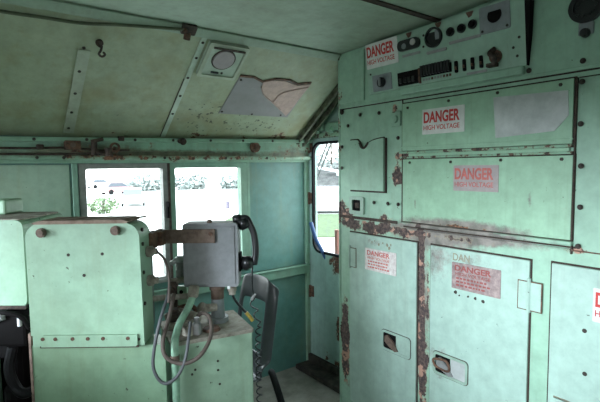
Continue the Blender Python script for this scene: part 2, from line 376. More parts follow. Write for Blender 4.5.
t.prism(rrect(.02, .80, 0, .05, .006, 2), .016, lambda a, b, d: SL(1.977+d, a, b))
struct(t, 'trim_12', plain('rib_rust', (.075, .065, .04), .8, 0, .5, 25, (.14, .16, .10)), 'rusty rib where the ceiling slope meets the door wall')
# door wall (cab bulkhead beside the electrical cabinet)
w = MB(); T = .06
w.box(DW, DW+T, 2.615, W+.1, 0, 1.75); w.box(DW, DW+T, 1.86, 2.615, 1.735, 2.3); w.box(DW, DW+T, BK, 1.88, 0, 2.3); w.box(DW, DW+T, 2.615, 2.72, 1.74, 1.9)
wr = struct(w, 'wall_right', 'doorw', 'bulkhead wall behind the electrical cabinet')
dr = MB(); dr.holed(1.885, 2.612, .06, 1.73, 1.975, 2.565, .878, 1.665, .075, .035, lambda y, z, d: (DW+.004+d, y, z))
door = struct(dr, 'door_1', 'doorw', 'narrow green cab door with round-cornered window')
g = MB(); g.holed(1.962, 2.576, .868, 1.675, 1.980, 2.558, .886, 1.657, .07, .02, lambda y, z, d: (DW-.004+d, y, z), orad=.082); g.build('window_seal', 'rubber', door)
g = MB(); g.box(DW+.018, DW+.022, 1.98, 2.56, .885, 1.66); g.build('pane', 'glass', door)
for z in (1.60, 1.22, .52):
    h = MB(); h.cyl((DW-.006, 2.605, z), (DW-.006, 2.605, z+.09), .009); h.box(DW-.004, DW+.006, 2.57, 2.605, z+.005, z+.085, .002); h.build('hinge', 'rust', door)
h = MB(); h.box(DW-.02, DW+.006, 2.05, 2.57, 1.70, 1.735, .004); struct(h, 'trim_13', 'railp')
for (y0, y1, z0, z1) in ((2.41, 2.53, 1.745, 1.80), (2.25, 2.39, 1.74, 1.80)):
    h = MB(); h.box(DW-.035, DW, y0, y1, z0, z1, .014, seg=3); h.cyl((DW-.04, (y0+y1)/2, z0-.005), (DW-.02, (y0+y1)/2, z0+.02), .02)
    tag(h.build('door_clamp', 'beam'), 'rusty green clamp lump above the door, '+('nearer the corner' if y0 > 2.4 else 'beside the electrical cabinet'), 'clamp', 'clamps above the door')
h = MB(); h.box(1.90, DW, 1.99, W-.03, 0, .035, .008); h.box(DW-.03, DW, 1.99, W-.03, 0, .085, .006); struct(h, 'trim_14', 'dirt', 'dirty dark sill along the foot of the door wall')
# far end and near side walls, with the windows that light the cab
w = MB(); T = .06
w.box(L-T, L, BK, W, 0, .98); w.box(L-T, L, BK, W, 1.655, 2.3); w.box(L-T, L, BK, -.05, .98, 1.655); w.box(L-T, L, 1.27, 1.70, .98, 1.655); w.box(L-T, L, 2.50, W, .98, 1.655)  # wide post between the openings is added to shade the control stand
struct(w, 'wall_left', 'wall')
w = MB()
w.box(L, DW, BK-T, BK, 1.60, 1.70); w.box(L, DW, BK-T, BK, 0, .95); w.box(L, .05, BK-T, BK, .95, 1.60); w.box(.70, DW, BK-T, BK, .95, 1.60)
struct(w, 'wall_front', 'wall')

# ================================================================== electrical cabinet
cab = thing('electrical_cabinet', (1.92, 1.0, 0), 'big worn green high-voltage cabinet filling the right side, with access panels and three doors', 'electrical cabinet')
def CB(y, z, d): return (CX-d, y, z)
def plate(name, y0, y1, z0, z1, d0, d1, m, parent=cab, bev=.002, rad=0):
    mb = MB()
    if rad: mb.prism(rrect(y0, y1, z0, z1, rad, 4), d1-d0, CB, t0=d0)
    else: mb.box(CX-d1, CX-d0, y0, y1, z0, z1, bev)
    return mb.build(name, m, parent)
b = MB(); b.prism([(1.985, .002), (1.985, 2.152), (1.97, 2.147), (1.31, 2.162), (.9, 2.182), (.5, 2.186), (.12, 2.146), (BK+.005, 1.68), (BK+.005, .002)], -.255, CB); b.build('body', 'cab', cab)
b = MB(); b.cyl((CX+.004, 1.985, .01), (CX+.004, 1.985, 2.13), .010, seg=12); b.build('edge_bead', 'cab', cab)
# flat strips of the face
plate('rail', .60, 1.985, 1.832, 1.846, 0, .006, 'cab'); plate('rail', .60, 1.985, 1.826, 1.832, 0, .003, 'gasket')
plate('rail', .895, 1.51, 1.850, 1.885, 0, .022, 'cab', bev=.006)
plate('corner_plate', 1.775, 1.975, 1.86, 2.135, 0, .008, 'cab', bev=.004)
# upper access panel, double rail, lower access panel
plate('gasket', .706, 1.512, 1.562, 1.813, 0, .0045, 'gasket'); plate('access_panel', .714, 1.505, 1.572, 1.807, 0, .010, 'panel')
plate('drip_rail', .710, 1.515, 1.586, 1.592, .009, .013, 'panel', bev=.001)
plate('drip_rail', .708, 1.515, 1.558, 1.570, 0, .024, 'railp', bev=.004); plate('drip_rail', .72, 1.46, 1.543, 1.559, 0, .016, 'panel', bev=.004)
plate('drip_rail', .708, 1.512, 1.534, 1.544, 0, .020, 'railp', bev=.003)
plate('gasket', .700, 1.508, 1.208, 1.536, 0, .004, 'gasket'); plate('access_panel', .709, 1.500, 1.216, 1.530, 0, .010, 'panel')
plate('bottom_ledge', .700, 1.505, 1.196, 1.213, 0, .026, 'cab', bev=.004); plate('bottom_ledge', .700, 1.47, 1.176, 1.184, 0, .012, 'cab', bev=.003); plate('gasket', .69, 1.50, 1.186, 1.194, 0, .004, 'gasket')
plate('seam', .702, .707, 1.165, 1.808, 0, .0125, 'dkrust', bev=.001); plate('seam', 1.506, 1.511, 1.20, 1.83, 0, .005, 'gasket', bev=.001)
plate('seam', .45, .700, 1.176, 1.181, 0, .004, 'rust', bev=.001); plate('seam', .45, .700, 1.805, 1.809, 0, .004, 'gasket', bev=.001)
plate('seam', 1.54, 1.985, 1.196, 1.212, 0, .004, 'dkrust', bev=.001)
b = MB(); b.prism([(1.02, 1.777), (.732, 1.766), (.727, 1.676), (.775, 1.622), (1.007, 1.609)], .003, CB, t0=.0095); b.build('blank_plate', 'alu', cab)
# cover with notched top at the left
cov = [(1.622, 1.364), (1.622, 1.645), (1.66, 1.642), (1.705, 1.634), (1.735, 1.622), (1.758, 1.598), (1.785, 1.602), (1.80, 1.628), (1.815, 1.642), (1.83, 1.645), (1.877, 1.644), (1.877, 1.364)]
b = MB(); b.prism(cov, .020, CB); b.build('cover_plate', 'cab', cab)
b = MB(); b.tube([CB(y, z+.002, .012) for y, z in cov[1:-1]], .0045, seg=8, smooth=3); b.build('cover_gap', 'gasket', cab)
b = MB(); b.tube([CB(1.733, 1.626, .018), CB(1.758, 1.600, .020), CB(1.784, 1.604, .020), CB(1.80, 1.628, .018)], .007, seg=8, smooth=3); b.build('cover_gap', 'gasket', cab)
plate('cover_gap', 1.877, 1.882, 1.36, 1.645, 0, .008, 'gasket')
plate('cover_gap', 1.612, 1.622, 1.355, 1.645, 0, .010, 'gasket'); plate('cover_gap', 1.613, 1.885, 1.354, 1.364, 0, .010, 'gasket')
# small lock opening
b = MB(); b.holed(1.775, 1.89, 1.225, 1.325, 1.80, 1.868, 1.245, 1.308, .006, .014, CB, orad=.012); b.build('lock_plate', 'strip', cab)
plate('lock_hole', 1.798, 1.870, 1.243, 1.310, 0, .004, 'blackm'); plate('lock_bolt', 1.815, 1.845, 1.262, 1.292, .003, .012, 'dkrust')
b = MB(); b.box(CX-.014, CX-.0, 1.515, 1.575, 1.70, 1.775, .006); b.cyl((CX-.03, 1.545, 1.735), (CX, 1.545, 1.735), .02); b.build('catch', 'cab', cab)
for (y, z) in [(1.904, 1.73), (1.955, 1.612), (1.956, 1.489), (1.806, 1.783), (1.664, 1.779), (1.533, 1.64), (1.47, 1.784), (1.236, 1.79), (1.003, 1.794), (.759, 1.79), (.688, 1.790), (.688, 1.641), (.682, 1.49), (.680, 1.341), (.682, 1.197), (1.455, 1.513), (1.221, 1.513), (.983, 1.517), (.747, 1.516), (.741, 1.551), (.925, 1.551), (1.2, 1.551), (.89, 2.013), (.878, 1.862), (.688, 1.863), (1.954, 1.814), (1.70, 1.30), (1.60, 1.30), (1.53, 1.30)]:
    bolt(cab, CB(y, z, .008), (-1, 0, 0), .0075 if (y, z) != (1.954, 1.814) else .012, .006)
# three doors
dspec = ((1.408, 1.890, .10, 1.117), (.853, 1.325, .10, 1.116), (.30, .770, .10, 1.121))
doors = []
for y0, y1, z0, z1 in dspec:
    plate('gasket', y0-.007, y1+.007, z0-.007, z1+.007, 0, .0035, 'gasket')
    doors.append(plate('door', y0, y1, z0, z1, 0, .012, 'door', bev=.003))
def on(door_, mb, name, m, smooth=False): return mb.build(name, m, door_, smooth)
# hinges
for dd, ys, zs in ((doors[0], (1.832, 1.893), (.913, 1.03)), (doors[1], (.800, .899), (.913, 1.035))):
    h = MB(); y0, y1 = ys; z0, z1 = zs
    h.holed(y0+.001, y1-.001, z0+.001, z1-.001, y0+.006, y1-.006, z0+.006, z1-.006, .002, .003, CB, t0=.010); on(dd, h, 'hinge_outline', 'rust')
    h = MB(); h.box(CX-.015, CX-.008, y0+.005, y1-.005, z0+.005, z1-.005, .001); yy = y1-.006 if dd is doors[0] else (y0+y1)/2+.003
    h.cyl(CB(yy, z0-.005, .012), CB(yy, z1+.01, .012), .008, seg=10); on(dd, h, 'hinge', 'door')
# recessed paddle latches (first with a blank half, second wrecked)
def latch(dd, y0, y1, z0, z1, wreck):
    h = MB(); h.holed(y0, y1, z0, z1, y0+.012, y1-.012, z0+.012, z1-.012, .010, .007, CB, t0=.010, orad=.018); fr = on(dd, h, 'latch_frame', 'strip' if wreck else 'door')
    h = MB(); h.holed(y0-.003, y1+.003, z0-.003, z1+.003, y0+.006, y1-.006, z0+.006, z1-.006, .014, .003, CB, t0=.0105, orad=.02); h.build('frame_outline', 'dkrust', fr)
    ym = (y0+y1)/2
    h = MB(); h.box(CX-.0135, CX-.011, ym, y1-.012, z0+.012, z1-.012); h.build('latch_recess', 'blackm', fr)
    h = MB(); h.box(CX-.016, CX-.011, y0+.012, ym-.005, z0+.012, z1-.012, .002); h.build('latch_blank', 'alu' if wreck else 'door', fr)
    h = MB(); h.prism([(ym+.07, z1-.03), (ym+.05, z1-.02), (ym+.01, z0+.06), (ym-.02, z0+.02), (ym+.0, z0+.012), (ym+.04, z0+.03), (ym+.07, z1-.06)], .010, CB, t0=.013); h.build('paddle', 'barrust' if not wreck else 'steel', fr)
    if wreck:
        h = MB(); h.tube([CB(ym+.08, z0+.04, .02), CB(ym+.085, z1-.04, .022), CB(ym+.02, z1-.025, .024), CB(ym, z1-.05, .022), CB(ym+.01, z0+.035, .022), CB(ym+.08, z0+.04, .02)], .006); h.build('pull_ring', 'rust', fr)
latch(doors[0], 1.440, 1.635, .505, .615, False); latch(doors[1], 1.115, 1.300, .495, .605, True)
for (y, z) in ((.649, .891), (.643, .731)): bolt(doors[2], CB(y, z, .012), (-1, 0, 0), .006, .003)
h = MB(); h.box(CX-.0145, CX-.011, .45, .745, .30, .604, .001); h.build('label_plate', 'door', doors[2])
h = MB(); h.box(CX-.0145, CX-.011, .45, .748, .598, .606, .001); h.build('label_edge', 'ghost', doors[2])
me = text_mesh('DAN', .085, .034, .012, lambda a, b, d: CB(1.158-a, 1.080+b, .0121+d*.3)); link('stencil', me, 'ghost', doors[1])
for (y, z, r) in ((1.71, 1.082, .006), (1.69, 1.09, .004), (1.66, 1.075, .007), (1.63, 1.085, .005), (1.60, 1.078, .008), (1.575, 1.083, .006), (1.585, 1.065, .009)):
    h = MB(); h.prism([(y+r*math.cos(k*PI/4)*(.6+random.random()*.6), z+r*1.3*math.sin(k*PI/4)*(.6+random.random()*.6)) for k in range(8)], .0006, CB, t0=.0118); h.build('paint_chip', 'ghost', doors[0])
for (y, z, r) in ((1.185, .915, .010), (1.165, .905, .005), (1.12, .91, .007), (1.085, .91, .007), (1.05, .905, .009)):
    h = MB(); h.prism([(y+r*math.cos(k*PI/4)*(.6+random.random()*.6), z+r*math.sin(k*PI/4)*(.6+random.random()*.6)) for k in range(8)], .0006, CB, t0=.0118); h.build('paint_chip', 'bolt', doors[1])
# cap and knob on the upper right face
h = MB(); h.ring(CB(.682, 2.048, 0), (-1, 0, 0), .056, .040, .020); h.cyl(CB(.682, 2.048, 0), CB(.682, 2.048, .012), .045, seg=24)
for k in range(10):
    a = k*PI/5; h.cyl(CB(.682+.03*math.cos(a), 2.048+.03*math.sin(a), .01), CB(.682+.03*math.cos(a), 2.048+.03*math.sin(a), .016), .006, seg=8)
h.build('round_cap', 'black', cab)
h = MB(); h.box(CX-.010, CX, .657, .707, 1.952, 1.995, .004); kb = h.build('knob_mount', 'greyplate', cab)
h = MB(); h.cyl(CB(.682, 1.957, .005), CB(.682, 1.957, .028), .017, .014, seg=16, bev=.003); h.build('knob', 'black', kb)

# ---- control panel (slightly leaning tray above the cabinet face)
cp = thing('breaker_console', (1.77, 1.32, 1.86), 'green instrument and breaker panel leaning out under the ceiling at top of the cabinet', 'breaker console')
def CP(y, z, d): return (CX-.016-.12*(z-1.89)-d, y*.977, z*.983+.027)
b = MB(); b.prism([(.905, 1.888), (1.768, 1.888), (1.768, 2.136), (1.33, 2.146), (.905, 2.160)], -.02, CP); b.build('panel', paint('panel_face_paint', (.30, .455, .35), chip=.80, chip_scale=25, grime=.14), cp)
b = MB(); b.prism([(.901, 1.888), (.905, 1.888), (.905, 2.160), (.880, 2.160)], -.03, CP); b.build('end_shadow', 'blackm', cp)  # end face blackened to stand for the shadow in the gap
for (y, z) in ((1.73, 2.133), (1.58, 2.135), (1.47, 2.139), (1.30, 2.144), (1.14, 2.148)):
    b = MB(); b.prism([(y-.016, z-.002), (y-.008, z-.016), (y+.006, z-.02), (y+.015, z-.004), (y+.018, z+.004), (y-.018, z+.004)], .002, CP)
    b.build('edge_rust', 'rust', cp)
def cpl(name, y0, y1, z0, z1, d0, d1, m, rad=.003, parent=cp):
    mb = MB(); mb.prism(rrect(y0, y1, z0, z1, rad, 4), d1-d0, CP, t0=d0); return mb.build(name, m, parent)
def disc(name, y, z, r, d0, d1, m, parent=cp, seg=24):
    mb = MB(); mb.cyl(CP(y, z, d0), CP(y, z, d1), r, seg=seg); return mb.build(name, m, parent, False)
il = cpl('indicator_bezel', 1.405, 1.54, 2.062, 2.112, 0, .012, 'black', .022)
disc('indicator_lens', 1.441, 2.092, .015, .010, .016, 'lightlens', il); disc('indicator_lens', 1.497, 2.083, .013, .010, .015, 'greyplate', il)
cpl('label_strip', 1.41, 1.52, 2.034, 2.046, 0, .002, 'steel')
h = MB(); h.ring(CP(1.327, 2.088, 0), (-1, 0, -.085), .045, .036, .012); h.cyl(CP(1.327, 2.088, -.002), CP(1.327, 2.088, .003), .037, seg=28); gg = h.build('gauge_socket', 'black', cp)
h = MB(); h.prism([(1.327-.004+.030*math.cos(a*PI/12-PI/2), 2.088+.031*math.sin(a*PI/12-PI/2)) if a <= 12 else (1.318, 2.088+.03*(1-(a-12)/6)) for a in range(13)][::-1][::-1], .001, lambda y, z, d: CP(2*1.327-y-.012, z, .0035+d)); h.build('lit_socket_wall', 'greyplate', gg)  # grey half disc painted as the lit inner wall of the socket
cpl('label_strip', 1.262, 1.372, 2.019, 2.032, 0, .004, 'steel', .005)
for y, z in ((1.237, 2.091), (1.181, 2.092), (1.127, 2.096)):
    k = disc('button', y, z, .019, 0, .010, 'black'); h = MB(); h.cyl(CP(y, z, .008), CP(y, z, .018), .012, seg=16); h.build('button_cap', 'blackm', k)
cpl('label_strip', 1.092, 1.248, 2.038, 2.050, 0, .004, 'steel', .004)
pl = cpl('mounting_plate', .962, 1.095, 2.044, 2.150, 0, .004, 'greyplate', .008); disc('round_hole', 1.027, 2.108, .030, .003, .006, 'blackm', pl)
for y in (.975, 1.083): bolt(pl, CP(y, 2.055, .004), (-1, 0, 0), .004, .003, name='screw')
pl = cpl('switch_plate', 1.600, 1.732, 1.895, 1.979, 0, .004, 'greyplate', .004); k = disc('rotary_switch', 1.666, 1.937, .025, .003, .016, 'black', pl)
h = MB(); h.prism(rrect(1.659, 1.673, 1.918, 1.956, .004, 2), .010, CP, t0=.015); h.build('switch_grip', 'greyp', k)
bk = cpl('breaker_box', 1.423, 1.556, 1.899, 1.964, 0, .006, 'blackm', .003)
for k in range(4): cpl('breaker_toggle', 1.445+.027*k, 1.462+.027*k, 1.91, 1.935, .005, .014, 'black', .002, bk)
cpl('box_edge', 1.415, 1.424, 1.895, 1.966, 0, .010, 'rust', .002, bk)
tb = cpl('switch_row', 1.243, 1.411, 1.921, 1.962, 0, .008, 'blackm', .003)
for k in range(10): cpl('toggle', 1.247+.0165*k, 1.258+.0165*k, 1.925, 1.972, .007, .018, 'black', .002, tb)
for k in range(10): cpl('name_tag', 1.247+.0165*k, 1.257+.0165*k, 1.903, 1.914, 0, .002, 'rust' if k in (0, 1, 2, 6) else 'steel', .001, tb)
for y in (1.218, 1.177, 1.137, 1.096):
    s = cpl('slot_switch', y-.008, y+.008, 1.911, 1.962, 0, .005, 'blackm', .005); cpl('slot_lever', y-.004, y+.004, 1.925, 1.937, .004, .012, 'rust', .001, s)
cpl('label_strip', 1.072, 1.168, 1.892, 1.902, 0, .003, 'steel', .003)
k = disc('handle_base', 1.029, 1.944, .026, 0, .010, 'rust'); h = MB(); h.tube([CP(1.029, 1.975, .008), CP(1.04, 1.955, .03), CP(1.02, 1.935, .035), CP(1.03, 1.91, .015)], .010); h.box(CX-.05, CX-.02, .995, 1.035, 1.897, 1.912, .002); h.build('handle', 'dkrust', k)
for y, z in ((.955, 1.965), (.94, 1.93), (1.39, 2.06), (1.385, 2.11), (1.745, 1.99), (.93, 2.0)): bolt(cp, CP(y, z, 0), (-1, 0, 0), .004, .003, name='screw')

# ---- danger signs
def sign(y0, y1, z0, z1, fn, base, red, label, lines=('DANGER', 'HIGH VOLTAGE'), small=0, frac=.86, body=None):
    cy, cz, wd, hg = (y0+y1)/2, (z0+z1)/2, y1-y0, z1-z0
    s = thing('danger_sign', fn(cy, z0, 0), label, 'sign', 'danger signs on the electrical cabinet')
    mb = MB(); mb.prism(rrect(y0, y1, z0, z1, .003, 2), .0025, fn); mb.build('board', base, s)
    def T_(txt, zc, h, wfrac, bold):
        me = text_mesh(txt, wd*wfrac, h, bold, lambda a, b, d: fn(y1-wd*.5*frac-wd*.035-a, zc+b, .0025+d*.6)); link('lettering', me, red, s)
    if small == 0:
        T_(lines[0], z1-hg*.33, hg*.45, frac, .034); T_(lines[1], z1-hg*.74, hg*.19, frac, .012)
    else:
        T_(lines[0], z1-hg*.20, hg*.22, frac*.92, .030); T_(lines[1], z1-hg*.42, hg*.12, frac*.88, .012)
        mb = MB(); zz = z1-hg*.55
        for r in range(small):
            y = y1-wd*.10
            while y > y0+wd*(.2+.1*random.random()):
                ln = wd*random.uniform(.03, .08); mb.prism(rrect(y-ln, y, zz-hg*.065, zz, .001, 1), .0005, fn, t0=.0026); y -= ln+wd*.022
            zz -= hg*.13
        mb.build('small_print', red, s)
    return s
sign(1.545, 1.766, 2.018, 2.145, CP, 'signw', 'red', 'white danger sign with bright red letters at the top left corner of the control panel')
def C2(y, z, d): return (CX-.010-d, y, z)
def C3(y, z, d): return (CX-.012-d, y, z)
sign(1.153, 1.379, 1.646, 1.764, C2, 'signw', 'red', 'white danger high voltage sign on the upper access panel, left of the grey plate')
sign(.990, 1.204, 1.383, 1.497, C2, 'signg', 'redf', 'faded grey-pink danger sign below the drip rails on the larger access panel')
sign(1.536, 1.761, .922, 1.044, C3, 'signp', 'redf', 'washed-out white danger sign on the leftmost cabinet door', small=3, frac=.80)
sign(.969, 1.204, .934, 1.056, C3, 'signd', 'redd', 'dirty mauve danger sign under old lettering on the middle cabinet door', small=3, frac=.82)
sign(.395, .625, .934, 1.056, C3, 'signw', 'red', 'white danger sign cut by the right edge of the picture on the rightmost door')

# ================================================================== ceiling fittings
lf = thing('ceiling_lamp', SL(1.1, .66, 0), 'square recessed cab lamp with round lens on the sloping ceiling', 'lamp')
h = MB(); h.prism(rrect(.985, 1.205, .545, .765, .012, 3), .014, lambda x, s, d: SL(x, s, d)); h.build('base_plate', 'batten', lf)
h = MB(); h.holed(.985, 1.205, .545, .765, 1.005, 1.190, .56, .735, .01, .010, lambda x, s, d: SL(x, s, d), t0=.013, orad=.012); h.build('rim', 'patch', lf)
h = MB(); h.prism(rrect(1.01, 1.185, .736, .746, .003, 2), .006, lambda x, s, d: SL(x, s, d), t0=.022); h.build('rim_shadow_slot', 'dkrust', lf)
h = MB(); h.cyl(SL(1.093, .668, .012), SL(1.093, .668, .022), .060, .056, seg=36); h.build('lens', 'lens', lf)
h = MB(); h.ring(SL(1.093, .668, .012), (0, -.5825, -.813), .064, .058, .006, 36); h.build('lens_ring', 'dkrust', lf)
h = MB(); h.prism(rrect(1.055, 1.098, .574, .584, .002, 2), .008, lambda x, s, d: SL(x, s, d), t0=.012); h.build('switch', 'black', lf)
h = MB(); h.prism(rrect(1.112, 1.122, .574, .585, .002, 2), .006, lambda x, s, d: SL(x, s, d), t0=.012); h.build('screw', 'bolt', lf)

pq = thing('notice_plaque', SL(1.48, .27, 0), 'grey notice plaque with torn pinkish backing on the sloping ceiling', 'plaque')
h = MB(); h.prism([(1.228, .262), (1.722, .268), (1.720, .578), (1.632, .555), (1.567, .579), (1.465, .573), (1.394, .541), (1.327, .566), (1.240, .563)], .004, lambda x, s, d: SL(x, s, d)); h.build('board', 'plaque', pq)
h = MB(); h.prism([(1.400, .544), (1.405, .50), (1.438, .455), (1.513, .405), (1.565, .375), (1.624, .335), (1.700, .285), (1.710, .34), (1.712, .42), (1.724, .572), (1.637, .551), (1.538, .572), (1.449, .565)], .004, lambda x, s, d: SL(x, s, d), t0=.004); h.build('torn_backing', 'pink', pq)
h = MB(); h.tube([SL(1.405, .51, .009), SL(1.45, .45, .012), SL(1.53, .40, .010), SL(1.63, .335, .010)], .0035); h.tube([SL(1.54, .40, .009), SL(1.555, .47, .011), SL(1.60, .50, .010), SL(1.72, .55, .009)], .003); h.build('paper_crease', 'pink', pq)
h = MB(); h.prism([(1.240, .560), (1.327, .563), (1.394, .538), (1.465, .570), (1.567, .576), (1.632, .552), (1.720, .575), (1.722, .588), (1.632, .566), (1.567, .588), (1.465, .583), (1.394, .552), (1.327, .577), (1.240, .573)], .006, lambda x, s, d: SL(x, s, d)); h.build('rusty_edge', 'rust', pq)
for x, s in ((1.255, .54), (1.243, .28), (1.45, .275), (1.66, .285), (1.52, .55)): bolt(pq, SL(x, s, .004), (0, -.5825, -.813), .005, .004, name='screw')

h = MB(); h.tube([SL(.50, .652, 0), SL(.50, .650, .02), SL(.515, .648, .028)], .006)
h.tube([SL(.512, .65, .025), SL(.508, .635, .035), SL(.505, .612, .03), SL(.52, .598, .028), SL(.530, .612, .03), SL(.522, .624, .03)], .005); h.cyl(SL(.505, .653, 0), SL(.505, .653, .012), .016, seg=10)
tag(h.build('ceiling_hook', 'dkrust'), 'small rusty hook hanging from the sloping ceiling near its top left', 'hook')
h = MB(); h.tube([SL(-.6, .76, .015), SL(-.2, .74, .015), SL(.145, .737, .012), (SL(.275, .741, .012)), SL(.417, .744, .012), SL(.568, .770, .014), SL(.734, .793, .016), SL(.85, .812, .02)], .007)
tag(h.build('ceiling_cable', 'cablegreen'), 'olive cable sagging along the top seam of the sloping ceiling', 'cable')
jb = thing('cable_clamp', SL(.855, .80, 0), 'rusty clamp box gripping the ceiling cable at its right end', 'clamp')
h = MB(); h.prism(rrect(.825, .895, .785, .835, .006, 2), .022, lambda x, s, d: SL(x, s, d)); h.build('bracket', 'dkrust', jb)
h = MB(); h.cyl(SL(.86, .795, .015), SL(.86, .765, .03), .016, seg=12); h.cyl(SL(.84, .81, .02), SL(.84, .81, .035), .010, seg=6); h.build('clamp_nut', 'rust', jb)
# header beam gear
h = MB(); h.tube([(-.6, W-.07, 1.612), (0, W-.07, 1.607), (.25, W-.068, 1.606), (.43, W-.06, 1.612), (.60, W-.065, 1.600), (.75, W-.06, 1.603)], .0055)
tag(h.build('beam_conduit', 'dkrust'), 'thin dark conduit running along the header beam above the left window', 'conduit')
h = MB(); h.tube([(-.6, W-.07, 1.578), (.1, W-.070, 1.577), (.35, W-.068, 1.577), (.52, W-.066, 1.583), (.63, W-.07, 1.585)], .005)
tag(h.build('beam_conduit', 'dkrust'), 'lower dark conduit lying on the bottom lip of the header beam', 'conduit')
jb = thing('junction_box', (.455, W-.06, 1.60), 'small rusty junction box on the header beam, left end of the pipe cluster', 'junction box')
h = MB(); h.box(.425, .50, W-.085, W-.04, 1.602, 1.648, .004); h.build('box', 'rust', jb); h = MB(); h.cyl((.462, W-.09, 1.625), (.462, W-.08, 1.625), .013, seg=12); h.build('lid_nut', 'barrust', jb)
vv = thing('pipe_valve', (.60, W-.06, 1.57), 'rusty pipe valve with round wheel on the header beam over the left window', 'valve')
h = MB(); h.cyl((.565, W-.075, 1.575), (.565, W-.075, 1.655), .016, seg=12); h.cyl((.55, W-.08, 1.645), (.61, W-.08, 1.660), .010, seg=10); h.tube([(.565, W-.075, 1.60), (.59, W-.085, 1.585), (.635, W-.08, 1.58)], .011); h.cyl((.635, W-.085, 1.572), (.635, W-.085, 1.612), .021, seg=12); h.build('valve_body', 'dkrust', vv)
h = MB(); h.ring((.665, W-.09, 1.615), (0, -1, 0), .027, .016, .010); h.cyl((.665, W-.088, 1.615), (.665, W-.06, 1.60), .008, seg=8); h.build('valve_wheel', 'rust', vv)
for x, z, lb in ((.315, 1.612, 'dark clip on the upper conduit, left of the rusty junction box'), (.705, 1.664, 'dark clip on the top lip of the header beam, right of the valve wheel')):
    h = MB(); h.box(x-.016, x+.016, W-.086, W-.055, z-.012, z+.014, .005); h.cyl((x, W-.095, z), (x, W-.08, z), .009, seg=6); tag(h.build('conduit_clip', 'dkrust'), lb, 'clip', 'clips on the header beam')
h = MB(); h.cyl((1.57, W-.04, 1.632), (1.57, W-.068, 1.632), .034, seg=18); h.cyl((1.57, W-.06, 1.632), (1.57, W-.08, 1.632), .016, seg=10)
tag(h.build('pipe_plug', 'rust'), 'round rusty plug on the header beam right of the right window', 'plug')
h = MB(); h.cyl((1.06, W-.076, 1.658), (1.06, W-.092, 1.658), .022, .016, seg=14); h.cyl((1.04, W-.076, 1.66), (1.04, W-.085, 1.66), .015, seg=10)
tag(h.build('rust_blister', 'dkrust'), 'dark rust blister on the top lip of the header beam above the right window', 'rust blister')

# ================================================================== control stand (turned toward the engineer)
YAW = math.atan(336/447); SM = Matrix.Rotation(-YAW, 4, 'Z')
def S(u, h, z): return tuple(SM @ Vector((u, h, z)))
# upper box of the stand
sb = thing('control_stand', S(-.74, 1.57, 0), 'pale green control stand of upper box and lower cabinet at left centre', 'control stand')
h = MB(); h.prism([p for p in rrect(-.928, -.548, .85, 1.315, .052, 6) if p[1] > 1.0]+[(-.928, .888), (-.548, .888)], .115, lambda a, b, d: S(a, 1.503+d, b)); h.build('upper_box', 'stand', sb)
fp = MB(); fp.prism([p for p in rrect(-.930, -.545, .895, 1.318, .05, 6) if p[1] > 1.0]+[(-.930, .93), (-.895, .93), (-.895, .92), (-.566, .92), (-.566, .895), (-.541, .895)], .006, lambda a, b, d: S(a, 1.497+d, b)); fpo = fp.build('face_plate', 'stand', sb)
for u, z in ((-.872, 1.288), (-.622, 1.293)):
    h = MB(); h.cyl(S(u, 1.499, z), S(u, 1.486, z), .016, seg=14); h.cyl(S(u+.006, 1.49, z+.002), S(u+.006, 1.474, z+.002), .0105, seg=6); h.build('bolt', 'barrust', fpo)
for u, z in ((-.787, 1.211), (-.672, 1.213), (-.737, 1.140), (-.560, .915)):
    h = MB(); h.cyl(S(u, 1.499, z), S(u, 1.4958, z), .0055, seg=10); h.build('screw_hole', 'bolt', fpo)
h = MB(); h.prism([(-.892, .893), (-.568, .893), (-.562, .900), (-.562, .934), (-.885, .934), (-.896, .922)], .008, lambda a, b, d: S(a, 1.488+d, b)); st_ = h.build('joint_strip', 'stand', sb)
h = MB(); h.prism([(-.897, .889), (-.56, .889), (-.56, .895), (-.897, .895)], .006, lambda a, b, d: S(a, 1.490+d, b)); h.build('strip_edge', 'dkrust', st_)
for u in (-.885, -.842, -.783, -.731, -.679, -.594):
    h = MB(); h.cyl(S(u, 1.489, .922), S(u, 1.486, .922), .0065, seg=10); h.build('rivet', 'rust', st_)
# lid
h = MB(); h.prism([(-.895, 1.316), (-.585, 1.317), (-.578, 1.323), (-.60, 1.329), (-.88, 1.328), (-.905, 1.320)], .125, lambda a, b, d: S(a, 1.492+d, b)); ld = h.build('lid', 'rusttop', sb)
for k in range(5):
    h = MB(); u = -.86+.062*k; h.tube([S(u, 1.496, 1.3265), S(u+.055, 1.606, 1.3275)], .0035, seg=6); h.build('lid_ridge', 'rusttop', ld)
# back shell showing at the right, with knobs
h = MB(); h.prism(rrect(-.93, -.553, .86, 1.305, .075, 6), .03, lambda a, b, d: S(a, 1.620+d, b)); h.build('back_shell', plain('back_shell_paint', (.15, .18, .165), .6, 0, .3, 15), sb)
for z, mname in ((1.205, 'dusty'), (1.10, 'dusty')):
    h = MB(); h.cyl(S(-.549, 1.575, z), S(-.525, 1.575, z), .020, seg=14, bev=.004); h.cyl(S(-.53, 1.575, z), S(-.512, 1.575, z), .012, seg=10); h.build('side_fitting', mname, sb)
for z in (1.29, 1.24, 1.14, 1.03):
    h = MB(); h.cyl(S(-.549, 1.53, z), S(-.543, 1.53, z), .007, seg=6); h.build('side_bolt', 'bolt', sb)
# lower cabinet
h = MB(); h.prism([(-.945, 1.52), (-.478, 1.52), (-.525, 1.615), (-.945, 1.64)], .885, lambda a, b, d: S(a, b, .001+d)); h.build('lower_cabinet', 'lower', sb)
h = MB(); h.prism([(-.952, 1.516), (-.944, 1.516), (-.944, 1.62), (-.952, 1.62)], .93, lambda a, b, d: S(a, b, .001+d)); h.build('rusty_edge', plain('bare_edge', (.34, .23, .19), .7, 0, .5, 30), sb)

